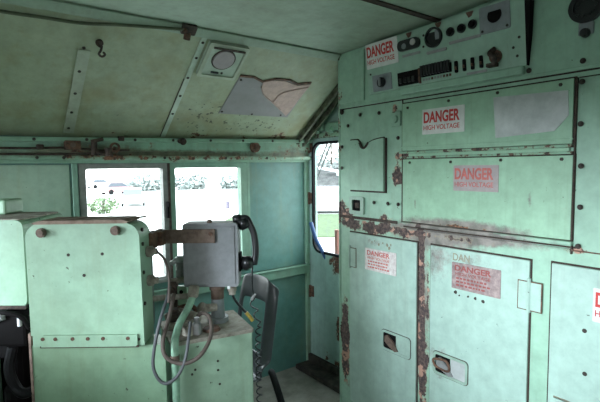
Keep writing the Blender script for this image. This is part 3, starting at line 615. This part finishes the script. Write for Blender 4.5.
# left controller unit
lu = thing('controller_box', S(-1.2, 1.72, 0), 'bright pale green controller box at the left edge, beside the control stand', 'controller box')
h = MB(); h.prism(rrect(-1.50, -.988, 1.005, 1.322, .028, 4), .28, lambda a, b, d: S(a, 1.58+d, b-.0*a)); h.build('housing', 'stand', lu)
h = MB(); h.prism(rrect(-1.49, -.998, 1.59, 1.85, .02, 3), .006, lambda a, b, d: S(a, b, 1.320+d)); h.build('top_plate', 'dusty', lu)
h = MB(); h.prism([(-1.50, 1.008), (-.992, 1.000), (-.988, 1.012), (-1.50, 1.018)], .01, lambda a, b, d: S(a, 1.574+d, b)); h.build('bottom_lip', 'dkrust', lu)
h = MB(); h.prism(rrect(-1.5, -1.0, .001, 1.004, .004, 1), .24, lambda a, b, d: S(a, 1.70+d, b)); h.build('pedestal', 'blackm', lu)
h = MB(); h.box(-1.45, -1.145, 1.73, 1.845, 1.327, 1.384, .008, SM); tag(h.build('gauge_box', 'lower'), 'small green box standing on top of the controller box at the left edge', 'box')
h = MB(); h.box(-.80, -.36, .75, 1.95, .002, .95, .01); h.box(-.82, -.34, .73, 1.97, .95, .97, .006); struct(h, 'shade_block', 'lower', 'unseen green block added to shade the control stand')  # unseen block, added to keep light off the lower stand
# brake valve: black body, handle, hose
bv = thing('brake_valve', S(-1.04, 1.62, .45), 'black brake valve with lever below the controller box at the left edge', 'brake valve')
h = MB(); h.box(-1.10, -.985, 1.56, 1.66, .865, .985, .012, SM); h.build('valve_body', 'blackm', bv)
h = MB(); h.cyl(S(-1.04, 1.61, .45), S(-1.04, 1.61, .87), .045, seg=16); h.cyl(S(-1.04, 1.61, .62), S(-1.04, 1.61, .70), .06, seg=16); h.build('valve_stem', 'blackm', bv)
h = MB(); h.tube([S(-1.10, 1.57, .99), S(-1.05, 1.54, 1.0), S(-.99, 1.54, .985), S(-.965, 1.55, .94)], .009); h.build('lever', 'blackm', bv)
h = MB(); h.cyl(S(-1.105, 1.56, .965), S(-1.06, 1.555, .982), .014, seg=12); h.build('lever_pin', 'steel', bv)
h = MB(); h.box(-1.008, -.996, 1.545, 1.56, .945, .985, .004, SM); h.build('lever_catch', 'white', bv)
h = MB(); h.box(-1.30, -1.095, 1.56, 1.66, .95, 1.0, .008, SM); tag(h.build('white_box', 'white'), 'small whitish box under the controller box at the left edge, left of the black valve', 'box')
h = MB(); h.tube([S(-1.03, 1.55, .87), S(-1.035, 1.53, .80), S(-1.01, 1.52, .74), S(-.975, 1.51, .72), S(-.958, 1.55, .715)], .018); tag(h.build('air_hose', 'rubber'), 'black bent hose under the brake valve against the control stand', 'hose')
h = MB(); h.box(-1.40, -1.17, 1.60, 1.69, .30, .775, .008, SM); tag(h.build('foot_cabinet', 'stand'), 'pale green cabinet corner at the very bottom left of the picture', 'cabinet')

# pedestal with dusty top
pd = thing('pedestal_cabinet', S(-.38, 1.72, 0), 'low green pedestal cabinet with dusty top in the bottom centre', 'pedestal cabinet')
PA = Vector((-.462, 1.546)); PD = Vector((.896, .443)).normalized(); PN = Vector((-PD.y, PD.x))
def PP(a, b, z):
    q = PA+PD*a+PN*b; return S(q.x, q.y, z)
h = MB(); h.prism(rrect(.0, .305, .0, .25, .006, 2), .865, lambda a, b, d: PP(a, b, .001+d)); h.build('body', 'ped', pd)
h = MB(); h.prism(rrect(-.004, .309, -.004, .254, .006, 2), .014, lambda a, b, d: PP(a, b, .866+d)); h.build('top', 'dusty', pd)
for a, z in ((.165, .78), (.165, .745), (.17, .69), (.08, .765), (.068, .75)):
    h = MB(); h.cyl(PP(a, .001, z), PP(a, -.002, z), .0045, seg=8); h.build('screw_hole', 'bolt', pd)

# grey telephone box carried by a bar and a stem
gb = thing('telephone_box', S(-.35, 1.75, .88), 'grey metal telephone box standing on a pipe stem above the pedestal', 'telephone box')
h = MB(); h.prism(rrect(-.462, -.246, 1.030, 1.283, .012, 3), .085, lambda a, b, d: S(a, 1.735+d, b)); h.build('box', 'greyp', gb, False)
h = MB(); h.box(-.45, -.258, 1.731, 1.737, 1.042, 1.270, .001, SM); h.build('front_cover', 'greyp', gb)
for u in (-.452, -.262): 
    h = MB(); h.cyl(S(u+.01*(1 if u < -.4 else -1), 1.731, 1.262), S(u+.01*(1 if u < -.4 else -1), 1.727, 1.262), .004, seg=8); h.build('screw', 'steel', gb)
h = MB(); h.cyl(S(-.358, 1.75, 1.276), S(-.358, 1.75, 1.297), .010, seg=10, bev=.003); h.build('top_knob', 'barrust', gb)
h = MB(); h.cyl(S(-.285, 1.735, 1.022), S(-.285, 1.735, 1.033), .006, seg=8); h.build('bottom_screw', 'white', gb)
h = MB(); h.cyl(S(-.338, 1.77, .975), S(-.338, 1.77, 1.032), .026, seg=16); h.cyl(S(-.338, 1.77, 1.012), S(-.338, 1.77, 1.026), .031, seg=16); h.build('stem_collar', 'barrust', gb, True)
h = MB(); h.cyl(S(-.338, 1.77, .881), S(-.338, 1.77, .985), .030, .024, seg=18); h.cyl(S(-.338, 1.77, .881), S(-.338, 1.77, .90), .042, seg=18); h.build('stem', 'greyplate', gb)
h = MB(); h.tube([S(-.338, 1.75, .945), S(-.375, 1.735, .945), S(-.385, 1.72, .95)], .016); h.cyl(S(-.38, 1.73, .94), S(-.395, 1.715, .955), .022, seg=12); h.build('side_branch', 'dusty', gb)
h = MB(); h.cyl(S(-.278, 1.77, .99), S(-.278, 1.77, 1.032), .014, seg=12); h.cyl(S(-.278, 1.77, 1.005), S(-.278, 1.77, 1.03), .018, seg=12); h.build('cable_gland', 'dusty', gb)
# rusty bar
br = thing('bracket_bar', S(-.46, 1.70, 1.2), 'flat rusty brown bar joining the control stand to the grey telephone box', 'bracket')
h = MB(); h.box(-.553, -.332, 1.718, 1.728, 1.208, 1.262, .002, SM); h.build('bar', 'barrust', br)
h = MB(); h.box(-.553, -.535, 1.60, 1.728, 1.206, 1.266, .003, SM); h.box(-.575, -.52, 1.66, 1.712, 1.208, 1.262, .003, SM); h.build('bent_end', 'rust', br)
h = MB(); h.cyl(S(-.348, 1.719, 1.245), S(-.348, 1.712, 1.245), .008, seg=8); h.build('bolt', 'rust', br)
# handset
hs = thing('telephone_handset', S(-.21, 1.75, 1.10), 'black telephone handset hanging on the right side of the grey box', 'telephone handset')
h = MB(); h.tube([S(-.243, 1.775, 1.296), S(-.215, 1.775, 1.296), S(-.200, 1.775, 1.27), S(-.187, 1.775, 1.235), S(-.181, 1.775, 1.19), S(-.181, 1.775, 1.15), S(-.188, 1.775, 1.11)], .0135, seg=12); h.build('grip', 'black', hs, True)
h = MB(); h.cyl(S(-.247, 1.775, 1.268), S(-.204, 1.775, 1.286), .026, .022, seg=22, bev=.006); h.cyl(S(-.268, 1.775, 1.292), S(-.235, 1.775, 1.297), .018, seg=12, bev=.004); h.build('earpiece', 'black', hs, True)
h = MB(); h.cyl(S(-.236, 1.775, 1.113), S(-.190, 1.775, 1.123), .031, .022, seg=22, bev=.006); h.build('mouthpiece', 'black', hs, True)
h = MB(); h.box(-.252, -.238, 1.755, 1.80, 1.085, 1.16, .003, SM); h.cyl(S(-.246, 1.77, 1.098), S(-.222, 1.77, 1.098), .006, seg=8); tag(h.build('handset_cradle', 'blackm'), 'black cradle on the side of the grey box holding the handset', 'cradle')
cd = thing('coiled_cable', S(-.19, 1.80, .6), 'black coiled cord dropping from the handset past the pedestal corner', 'cable')
h = MB(); h.tube([S(-.195, 1.775, 1.10), S(-.197, 1.775, 1.06), S(-.197, 1.78, 1.01), S(-.193, 1.785, .985), S(-.20, 1.79, .97)], .0035, seg=8); h.build('straight_lead', 'black', cd)
h = MB(); h.cyl(S(-.188, 1.785, .985), S(-.203, 1.79, .96), .006, seg=8); h.build('cord_sleeve', 'steel', cd)
h = MB(); pts = []
path = [Vector(S(-.203, 1.79, .965)), Vector(S(-.185, 1.80, .90)), Vector(S(-.178, 1.80, .85)), Vector(S(-.180, 1.80, .78)), Vector(S(-.180, 1.80, .68)), Vector(S(-.180, 1.80, .55)), Vector(S(-.18, 1.80, .42))]
K = 0
for i in range(len(path)-1):
    n_ = int((path[i+1]-path[i]).length/.0045)
    for k in range(n_):
        t = k/n_; p = path[i].lerp(path[i+1], t); a = K*.9 if i > 1 else K*.55; rr = .011 if i > 1 else .012; K += 1
        pts.append(p+Vector(S(1, 0, 0))*rr*math.cos(a)+Vector(S(0, 1, 0))*rr*math.sin(a))
h.tube(pts, .003, seg=5, smooth=2); h.build('coil', 'black', cd, True)

# pipes and cables over the pedestal
h = MB(); h.tube([S(-.415, 1.70, 1.035), S(-.418, 1.69, 1.005), S(-.432, 1.66, .965), S(-.445, 1.60, .935), S(-.448, 1.545, .90), S(-.446, 1.525, .86), S(-.445, 1.522, .75), S(-.445, 1.522, .4), S(-.445, 1.522, .002)], .0135, seg=12)
gp = tag(h.build('green_pipe', 'greenpipe', None, True), 'pale green conduit bending down from the grey box past the pedestal front', 'pipe')
h = MB(); h.cyl(S(-.414, 1.705, 1.045), S(-.418, 1.688, 1.002), .021, seg=14, bev=.004); h.build('elbow_fitting', 'dusty', gp, True)
h = MB(); h.cyl(S(-.446, 1.525, .845), S(-.446, 1.5235, .82), .016, seg=12); h.build('pipe_coupling', 'barrust', gp)
h = MB(); h.tube([S(-.512, 1.575, 1.205), S(-.49, 1.585, 1.175), S(-.475, 1.58, 1.13), S(-.468, 1.56, 1.08), S(-.465, 1.535, 1.03)], .0048, seg=8); tag(h.build('thin_cable', 'brownc', None, True), 'thin brown cable arching out of the side fitting of the control stand', 'cable')
h = MB(); h.tube([S(-.478, 1.60, 1.07), S(-.480, 1.56, 1.03), S(-.485, 1.50, .98), S(-.50, 1.48, .90), S(-.505, 1.47, .83), S(-.485, 1.465, .785), S(-.455, 1.46, .775), S(-.42, 1.465, .80), S(-.398, 1.48, .85), S(-.392, 1.51, .91), S(-.400, 1.57, .94), S(-.41, 1.60, .935)], .0058, seg=10)
tag(h.build('grey_cable_loop', 'greyc', None, True), 'grey cable looping down in front of the pedestal', 'cable')
h = MB(); h.tube([S(-.466, 1.61, 1.04), S(-.470, 1.55, .97), S(-.475, 1.49, .91), S(-.465, 1.475, .865), S(-.43, 1.475, .84), S(-.385, 1.48, .838), S(-.345, 1.50, .86), S(-.325, 1.56, .90), S(-.34, 1.62, .945), S(-.375, 1.66, .95), S(-.40, 1.68, .93)], .0072, seg=10)
tag(h.build('brown_cable_loop', 'brownc', None, True), 'wider brown cable loop behind the grey loop on the pedestal front', 'cable')
h = MB(); h.tube([S(-.278, 1.77, .995), S(-.268, 1.775, .965), S(-.245, 1.785, .93), S(-.225, 1.79, .905), S(-.212, 1.79, .886)], .0055, seg=8)
bc = tag(h.build('black_lead', 'black', None, True), 'short black lead with yellow tip slanting from the grey box to the pedestal corner', 'cable')
h = MB(); h.tube([S(-.226, 1.787, .908), S(-.212, 1.79, .890), S(-.200, 1.792, .872)], .008, seg=8); h.build('yellow_tip', 'yellow', bc)
h = MB(); h.tube([S(-.16, 2.24, .44), S(-.15, 2.18, .46), S(-.125, 2.12, .42), S(-.09, 2.07, .33), S(-.06, 2.05, .22), S(-.03, 2.03, .10), S(.0, 2.0, .016), S(.10, 1.9, .012)], .017, seg=12)
tag(h.build('black_hose', 'rubber', None, True), 'thick black hose curving from behind the pedestal down to the floor', 'hose')
jr = thing('small_jar', PP(.205, .17, .88), 'small dark jar with white lid on the back of the pedestal top', 'jar')
q = Vector(PP(.205, .17, .88)); h = MB(); h.cyl(q+Vector((0, 0, .0005)), q+Vector((0, 0, .028)), .016, seg=14, bev=.003); h.build('jar_body', 'rubber', jr); h = MB(); h.cyl(q+Vector((0, 0, .028)), q+Vector((0, 0, .038)), .017, seg=14, bev=.002); h.build('lid', 'white', jr)
# valve with white cap behind grey box, and fittings cluster on the pedestal
fv = thing('fitting_cluster', PP(.06, .18, .88), 'rusty cluster of pipe fittings on the pedestal left of the telephone box stem', 'pipe fittings')
h = MB(); h.tube([PP(.02, .20, .90), PP(.06, .19, .92), PP(.10, .19, .905), PP(.13, .15, .90)], .024, seg=12); h.build('elbow', 'dusty', fv, True)
h = MB(); h.cyl(PP(.035, .14, .881), PP(.035, .14, .96), .020, seg=14); h.cyl(PP(.035, .14, .92), PP(.035, .14, .945), .027, seg=6); h.build('valve_body', 'dkrust', fv)
h = MB(); h.cyl(PP(.075, .06, .881), PP(.075, .06, .915), .028, .024, seg=14); h.cyl(PP(.0, .10, .905), PP(.12, .10, .905), .014, seg=12); h.build('union_nut', 'dusty', fv)
h = MB(); h.box(-.545, -.512, 1.80, 1.84, .881, 1.035, .004, SM); h.cyl(S(-.528, 1.80, 1.0), S(-.528, 1.79, 1.0), .014, seg=6); h.build('post', 'dkrust', fv)
h = MB(); h.box(-.510, -.470, 1.805, 1.83, .935, 1.015, .004, SM); h.build('bracket', 'lower', fv)
h = MB(); h.cyl(S(-.493, 1.815, .992), S(-.493, 1.803, .992), .008, seg=8); h.build('bracket_hole', 'blackm', fv)
h = MB(); h.cyl(S(-.540, 1.82, 1.030), S(-.47, 1.82, 1.042), .014, seg=12); h.build('brass_nipple', 'dusty', fv)
h = MB(); h.tube([PP(.15, .20, .90), PP(.12, .22, .935), PP(.07, .225, .93), PP(.03, .215, .895)], .010, seg=10); h.build('bent_pipe', 'rust', fv, True)
h = MB(); h.cyl(PP(.10, .04, .881), PP(.10, .04, .925), .017, seg=12, bev=.003); h.cyl(PP(.10, .04, .925), PP(.10, .04, .945), .010, seg=10); h.build('plug', 'steel', fv)
h = MB(); h.cyl(PP(.16, .06, .881), PP(.16, .06, .89), .035, .03, seg=16); h.build('flange', 'rust', fv)
h = MB(); h.tube([S(-.545, 1.62, 1.02), S(-.53, 1.70, 1.0), S(-.49, 1.76, .985), S(-.43, 1.80, .98)], .011, seg=10); h.build('feed_pipe', 'dusty', fv, True)
cvv = thing('capped_valve', S(-.478, 1.83, 1.06), 'grey capped valve showing at the left of the telephone box', 'valve')
h = MB(); h.cyl(S(-.500, 1.84, 1.04), S(-.500, 1.84, 1.12), .022, seg=16); h.build('valve_body', 'steel', cvv, True)
h = MB(); h.cyl(S(-.500, 1.84, 1.112), S(-.500, 1.84, 1.134), .030, .020, seg=18, bev=.005); h.cyl(S(-.538, 1.83, 1.105), S(-.515, 1.83, 1.12), .010, seg=8); h.build('cap', 'alu', cvv, True)

# ================================================================== chair
ch = thing('operator_chair', S(-.34, 2.16, 0), 'black plastic shell chair with open back behind the pedestal', 'chair')
F2 = Vector((-.72, -.69)).normalized(); W2 = Vector((-F2.y, F2.x)) * -1
if W2.x < 0: W2 = -W2
BC = Vector((-.252, 2.30))
def CHP(s, f, z):
    q = BC+W2*s+F2*f; return S(q.x, q.y, z)
bm = bmesh.new(); ns, prof = 16, []
for k in range(11):      # back from the top edge down
    t = k/10; prof.append((-.045+.075*t, .932-.42*t))
for k in range(1, 7):    # bend
    a = k/6*PI/2; prof.append((.03+.07*(1-math.cos(a)), .512-.07*math.sin(a)))
for k in range(1, 9): prof.append((.10+.036*k, .442+.010*math.sin(k/8*PI)+.003*k))
rows = []
for j, (f, z) in enumerate(prof):
    row = []
    for i in range(ns+1):
        s = -1+2*i/ns; hw = .150 if j > 3 else .150*(1-.05*(3-j)**1.3/3)
        curl = max(0, abs(s)-.82)/.18
        zz = z-(.055*abs(s)**5 if j == 0 else .04*abs(s)**5 if j == 1 else 0)
        ff = f-.05*curl if j < 11 else f
        if j >= 11: zz = z+.012*curl
        row.append(bm.verts.new(CHP(s*hw, ff+.03*(abs(s)**2) if j < 14 else ff, zz)))
    rows.append(row)
for j in range(len(rows)-1):
    for i in range(ns):
        if 3 <= j <= 8 and 3 <= i < ns-3: continue
        bm.faces.new((rows[j][i], rows[j][i+1], rows[j+1][i+1], rows[j+1][i]))
mb = MB(); mb.bm.free(); mb.bm = bm
sh = mb.build('shell', 'seat', ch, True)
md = sh.modifiers.new('s', 'SOLIDIFY'); md.thickness = .012; md.offset = 0; md = sh.modifiers.new('b', 'SUBSURF'); md.levels = md.render_levels = 2
h = MB(); h.cyl(CHP(0, .19, .03), CHP(0, .19, .435), .03, seg=16); h.build('post', 'blackm', ch)
h = MB(); h.cyl(CHP(0, .19, 0), CHP(0, .19, .03), .13, .11, seg=28, bev=.006); h.build('base', 'blackm', ch)
h = MB(); h.prism([(-.1, .10), (.1, .10), (.1, .30), (-.1, .30)], .016, lambda a, b, d: CHP(a, b, .420+d)); h.build('seat_bracket', 'blackm', ch)

# ================================================================== outside
h = MB(); h.box(-70, 160, -120, 160, -1.9, -1.7); struct(h, 'ground', 'gravel', 'pale gravel yard outside')
h = MB(); h.box(-70, 60, -60, -.7, -1.69, -1.66); struct(h, 'unseen_dark_ground', 'unseen_ground')  # unseen dark ground added to cut light bounced into the cab
h = MB(); h.box(-70, -1.6, -.7, 100, -1.69, -1.66); struct(h, 'unseen_dark_ground', 'unseen_ground')
def tree(x, y, r, zc, h_, label, leaf='leaf', trunk=True, name='bush', group=None, n=900, lf_=.20):
    t = thing(name, (x, y, -1.7), label, 'tree' if name == 'tree' else 'bush', group)
    bm = bmesh.new()
    for _ in range(n):
        d = Vector((random.gauss(0, 1), random.gauss(0, 1), random.gauss(0, 1))).normalized(); rr = .6+.45*random.random()
        c = Vector((x+d.x*r*rr, y+d.y*r*rr, max(-1.65, zc+d.z*h_*rr)))
        a = Vector((random.gauss(0, 1), random.gauss(0, 1), random.gauss(0, 1))).normalized(); b = a.orthogonal().normalized(); k = lf_*random.uniform(.6, 1.3)*max(1, r/2.2)
        vs = [bm.verts.new(c+a*k), bm.verts.new(c+b*k*.6), bm.verts.new(c-a*k), bm.verts.new(c-b*k*.6)]; bm.faces.new(vs)
    mb = MB(); mb.bm.free(); mb.bm = bm; mb.build('foliage', leaf, t)
    mb = MB(); mb.cyl((x, y, -1.7), (x, y, zc+h_*.3), .12, .07, seg=8); mb.build('trunk', 'bark', t); return t
def car(x, y, rz, m, label, dark=True):
    t = thing('car', (x, y, -1.7), label, 'car', 'cars parked across the yard'); R = Matrix.Translation((x, y, -1.7)) @ Matrix.Rotation(rz, 4, 'Z')
    mb = MB(); mb.prism([(-2.1, .3), (2.1, .3), (2.15, .75), (1.2, .92), (-1.9, .95), (-2.15, .7)], 1.7, lambda a, b, d: tuple(R @ Vector((a, d-.85, b)))); mb.build('body', m, t)
    mb = MB(); mb.prism([(-1.75, .93), (1.1, .91), (.4, 1.42), (-1.3, 1.45)], 1.5, lambda a, b, d: tuple(R @ Vector((a, d-.75, b)))); mb.build('windows', 'carglass', t)
    mb = MB(); mb.prism([(-1.33, 1.44), (.42, 1.41), (.3, 1.47), (-1.2, 1.5)], 1.46, lambda a, b, d: tuple(R @ Vector((a, d-.73, b)))); mb.build('roof', m, t)
    for a in (-1.35, 1.35):
        for b_ in (-.86, .86):
            mb = MB(); mb.cyl(R @ Vector((a, b_-.08, .32)), R @ Vector((a, b_+.08, .32)), .32, seg=14); mb.build('wheel', 'rubber', t)
# seen through the left window
car(11.9, 40.4, 1.28, 'carw', 'white car nearest in the yard, seen through the left window')
car(18.2, 80, .35, 'carw', 'white car far across the yard at the left of the left window')
car(15.6, 59.5, .3, 'carr', 'red car parked far across the yard')
car(29.5, 96.6, .3, 'cars', 'silver car farthest away in the yard')
tree(7.9, 34, 1.0, -1.1, .6, 'low green bush outside the left window', n=500, lf_=.12)
# seen through the right window
for k, (x, y, r) in enumerate(((21.5, 66, 3.0), (27.5, 64, 2.9), (33.3, 61, 2.9), (39, 58, 2.9))):
    tree(x, y, r, -.5, 1.35, ('grey-green hedge bush outside the right window, leftmost of the row', 'grey-green hedge bush second from left in the row', 'grey-green hedge bush right of the white kiosk', 'grey-green hedge bush at right end of the row')[k], 'leafg', group='hedge bushes across the yard', n=1500, lf_=.22)
h = MB(); h.box(24.0, 25.3, 50.0, 51.5, -1.7, -.25, .03); h.box(23.9, 25.4, 49.9, 51.6, -.27, -.18, .02); tag(h.build('white_kiosk', 'white'), 'small white kiosk in front of the hedge outside the right window', 'kiosk')
h = MB(); h.cyl((16.3, 31.2, -1.7), (16.3, 31.2, -1.15), .22, seg=14, bev=.03); tag(h.build('barrel', plain('mauve_barrel', (.12, .10, .14), .5)), 'small mauve barrel standing on the pale yard', 'barrel')
# seen through the door window: direction of the opening
ND = Vector((.645, .764, 0)).normalized(); NS = Vector((.764, -.645, 0)).normalized()
def O(dist, side, z): q = ND*dist+NS*side; return (q.x, q.y, z)
h = MB(); h.prism([(20, -1.69), (29.5, -1.69), (29.5, -1.65), (20, -1.65)], 14, lambda a, b, d: O(a, -6+d, b)); struct(h, 'grass_patch', 'grass', 'strip of green grass outside the cab door window')
h = MB(); h.prism([(33, -1.69), (35, -.5), (38.5, .9), (44, 1.5), (60, 2.0), (60, -1.69)], 26, lambda a, b, d: O(a, -6+d, b)); struct(h, 'ground_bank', 'bank', 'grey rubble bank behind the white trailer')
for k, (dd, s_, r, zc, hh) in enumerate(((41, -3.4, 1.9, 2.9, 2.3), (42, .6, 2.0, 3.4, 2.6), (41, 4.8, 2.0, 3.2, 2.3))):
    q = O(dd, s_, 0); tree(q[0], q[1], r, zc, hh, ('pale bushy tree on the bank, left in the door window', 'pale bushy tree on the bank, middle of the door window', 'pale bushy tree on the bank, hidden partly by the cabinet')[k], 'leafg', name='tree', group='trees on the rubble bank', n=1200, lf_=.2)
tr = thing('white_trailer', O(30, .5, -1.7), 'white box trailer standing before the rubble bank outside the cab door', 'trailer')
def OB(d0, d1, s0, s1, z0, z1, bev=0):
    mb = MB(); mb.prism([(s0, z0), (s1, z0), (s1, z1), (s0, z1)], d1-d0, lambda a, b, d: O(d0+d, a, b)); return mb
OB(30, 32, -3, 4.5, -1.25, .08).build('box', 'white', tr); OB(30, 32, -3, 4.5, -1.5, -1.25).build('chassis', 'steel', tr)
for s_ in (-2.4, -1.7, 3.1, 3.8):
    mb = MB(); mb.cyl(O(30.1, s_, -1.35), O(30.4, s_, -1.35), .33, seg=14); mb.build('wheel', 'rubber', tr)
h = MB(); h.prism([(-3.2, 2.0), (4.5, .55), (4.5, .33), (-3.2, 1.78)], .25, lambda a, b, d: O(38+d, a, b))
for q in (-3, -1, 1, 3): h.prism([(q, 0), (q+.15, 0), (q+.15, 1.40-.188*(q+.15)), (q, 1.40-.188*q)], .2, lambda a, b, d: O(38+d, a, b))
tag(h.build('concrete_rail', 'white'), 'pale sloping rail running down across the rubble bank', 'rail')
for k in range(2):
    h = MB(); h.tube([O(3.4, -.13+.028*k, 1.30), O(3.5, .14+.03*k, 1.98)], .0065, seg=6, smooth=0); tag(h.build('guy_wire', 'wire'), ('upper' if k == 0 else 'lower')+' dark slanting wire outside the cab door window', 'wire', 'wires outside the door')
h = MB(); h.tube([O(3.2, -.105, 1.10), O(3.2, -.07, .98), O(3.2, -.01, .86), O(3.2, .06, .70), O(3.2, .10, .4), O(3.2, .10, -1.7)], .014, seg=10); tag(h.build('blue_handrail', 'bluep', None, True), 'blue curved handrail outside the lower left of the cab door window', 'handrail')
h = MB(); h.tube([O(3.3, .085, .80), O(3.3, .085, 1.03)], .018, seg=8, smooth=0); h.tube([O(3.3, .085, .80), O(3.3, .10, -1.7)], .016, seg=8, smooth=0); tag(h.build('red_post', 'postred'), 'red-brown post outside the cab door window beside the cabinet', 'post')

# ================================================================== light
wd = bpy.data.worlds.new('sky'); bpy.context.scene.world = wd; wd.use_nodes = True
n = wd.node_tree.nodes; l = wd.node_tree.links; bg = n['Background']
tc = n.new('ShaderNodeTexCoord'); sp = n.new('ShaderNodeSeparateXYZ'); l.new(tc.outputs['Generated'], sp.inputs[0])
cr = n.new('ShaderNodeValToRGB'); l.new(sp.outputs['Z'], cr.inputs[0])
cr.color_ramp.elements[0].position = .0; cr.color_ramp.elements[0].color = (.86, .89, .92, 1)
cr.color_ramp.elements[1].position = .7; cr.color_ramp.elements[1].color = (1.12, 1.24, 1.38, 1)
l.new(cr.outputs[0], bg.inputs[0]); bg.inputs[1].default_value = 1.0
def portal(name, loc, rot, sx, sy):
    d = bpy.data.lights.new(name, 'AREA'); d.shape = 'RECTANGLE'; d.size = sx; d.size_y = sy; d.cycles.is_portal = True
    o = bpy.data.objects.new(name, d); C.objects.link(o); o.location = loc; o.rotation_euler = rot
portal('daylight_portal', (.375, BK-.05, 1.275), (PI/2, 0, 0), .65, .65)
portal('daylight_portal', (L-.05, .645, 1.317), (0, -PI/2, 0), .68, 1.39)
portal('daylight_portal', (L-.05, 2.11, 1.317), (0, -PI/2, 0), .68, .78)
portal('daylight_portal', (1.01, W+.06, 1.17), (-PI/2, 0, 0), 1.03, .72)
portal('daylight_portal', (DW+.05, 2.27, 1.27), (0, PI/2, 0), .79, .6)

sd = bpy.data.lights.new('hazy_sun', 'SUN'); sd.energy = 1.6; sd.angle = math.radians(28); sd.color = (.84, .99, 1.12)
so = bpy.data.objects.new('hazy_sun', sd); C.objects.link(so)
az, el = math.radians(5), math.radians(11.5)
so.rotation_euler = Vector((math.cos(az)*math.cos(el), math.sin(az)*math.cos(el), -math.sin(el))).to_track_quat('-Z', 'Y').to_euler()
# ================================================================== camera
cam = bpy.data.cameras.new('camera'); co = bpy.data.objects.new('camera', cam); C.objects.link(co)
cam.sensor_width = 36; cam.sensor_fit = 'HORIZONTAL'; cam.lens = 36*447/600; cam.clip_start = .05; cam.clip_end = 500
PIT = math.radians(4.4); ROLL = .012
fw = Vector((math.sin(YAW)*math.cos(PIT), math.cos(YAW)*math.cos(PIT), -math.sin(PIT)))
r0 = Vector((math.cos(YAW), -math.sin(YAW), 0)); u0 = r0.cross(fw)
r = r0*math.cos(ROLL)-u0*math.sin(ROLL); u = u0*math.cos(ROLL)+r0*math.sin(ROLL)
co.matrix_world = Matrix(((r.x, u.x, -fw.x, 0), (r.y, u.y, -fw.y, 0), (r.z, u.z, -fw.z, 1.5), (0, 0, 0, 1)))
sc = bpy.context.scene; sc.camera = co
sc.view_settings.view_transform = 'Standard'; sc.view_settings.look = 'None'; sc.view_settings.gamma = 1; sc.view_settings.use_curve_mapping = False
sc.view_settings.exposure = 2.87
sc.cycles.max_bounces = 10; sc.cycles.diffuse_bounces = 6; sc.cycles.transparent_max_bounces = 12
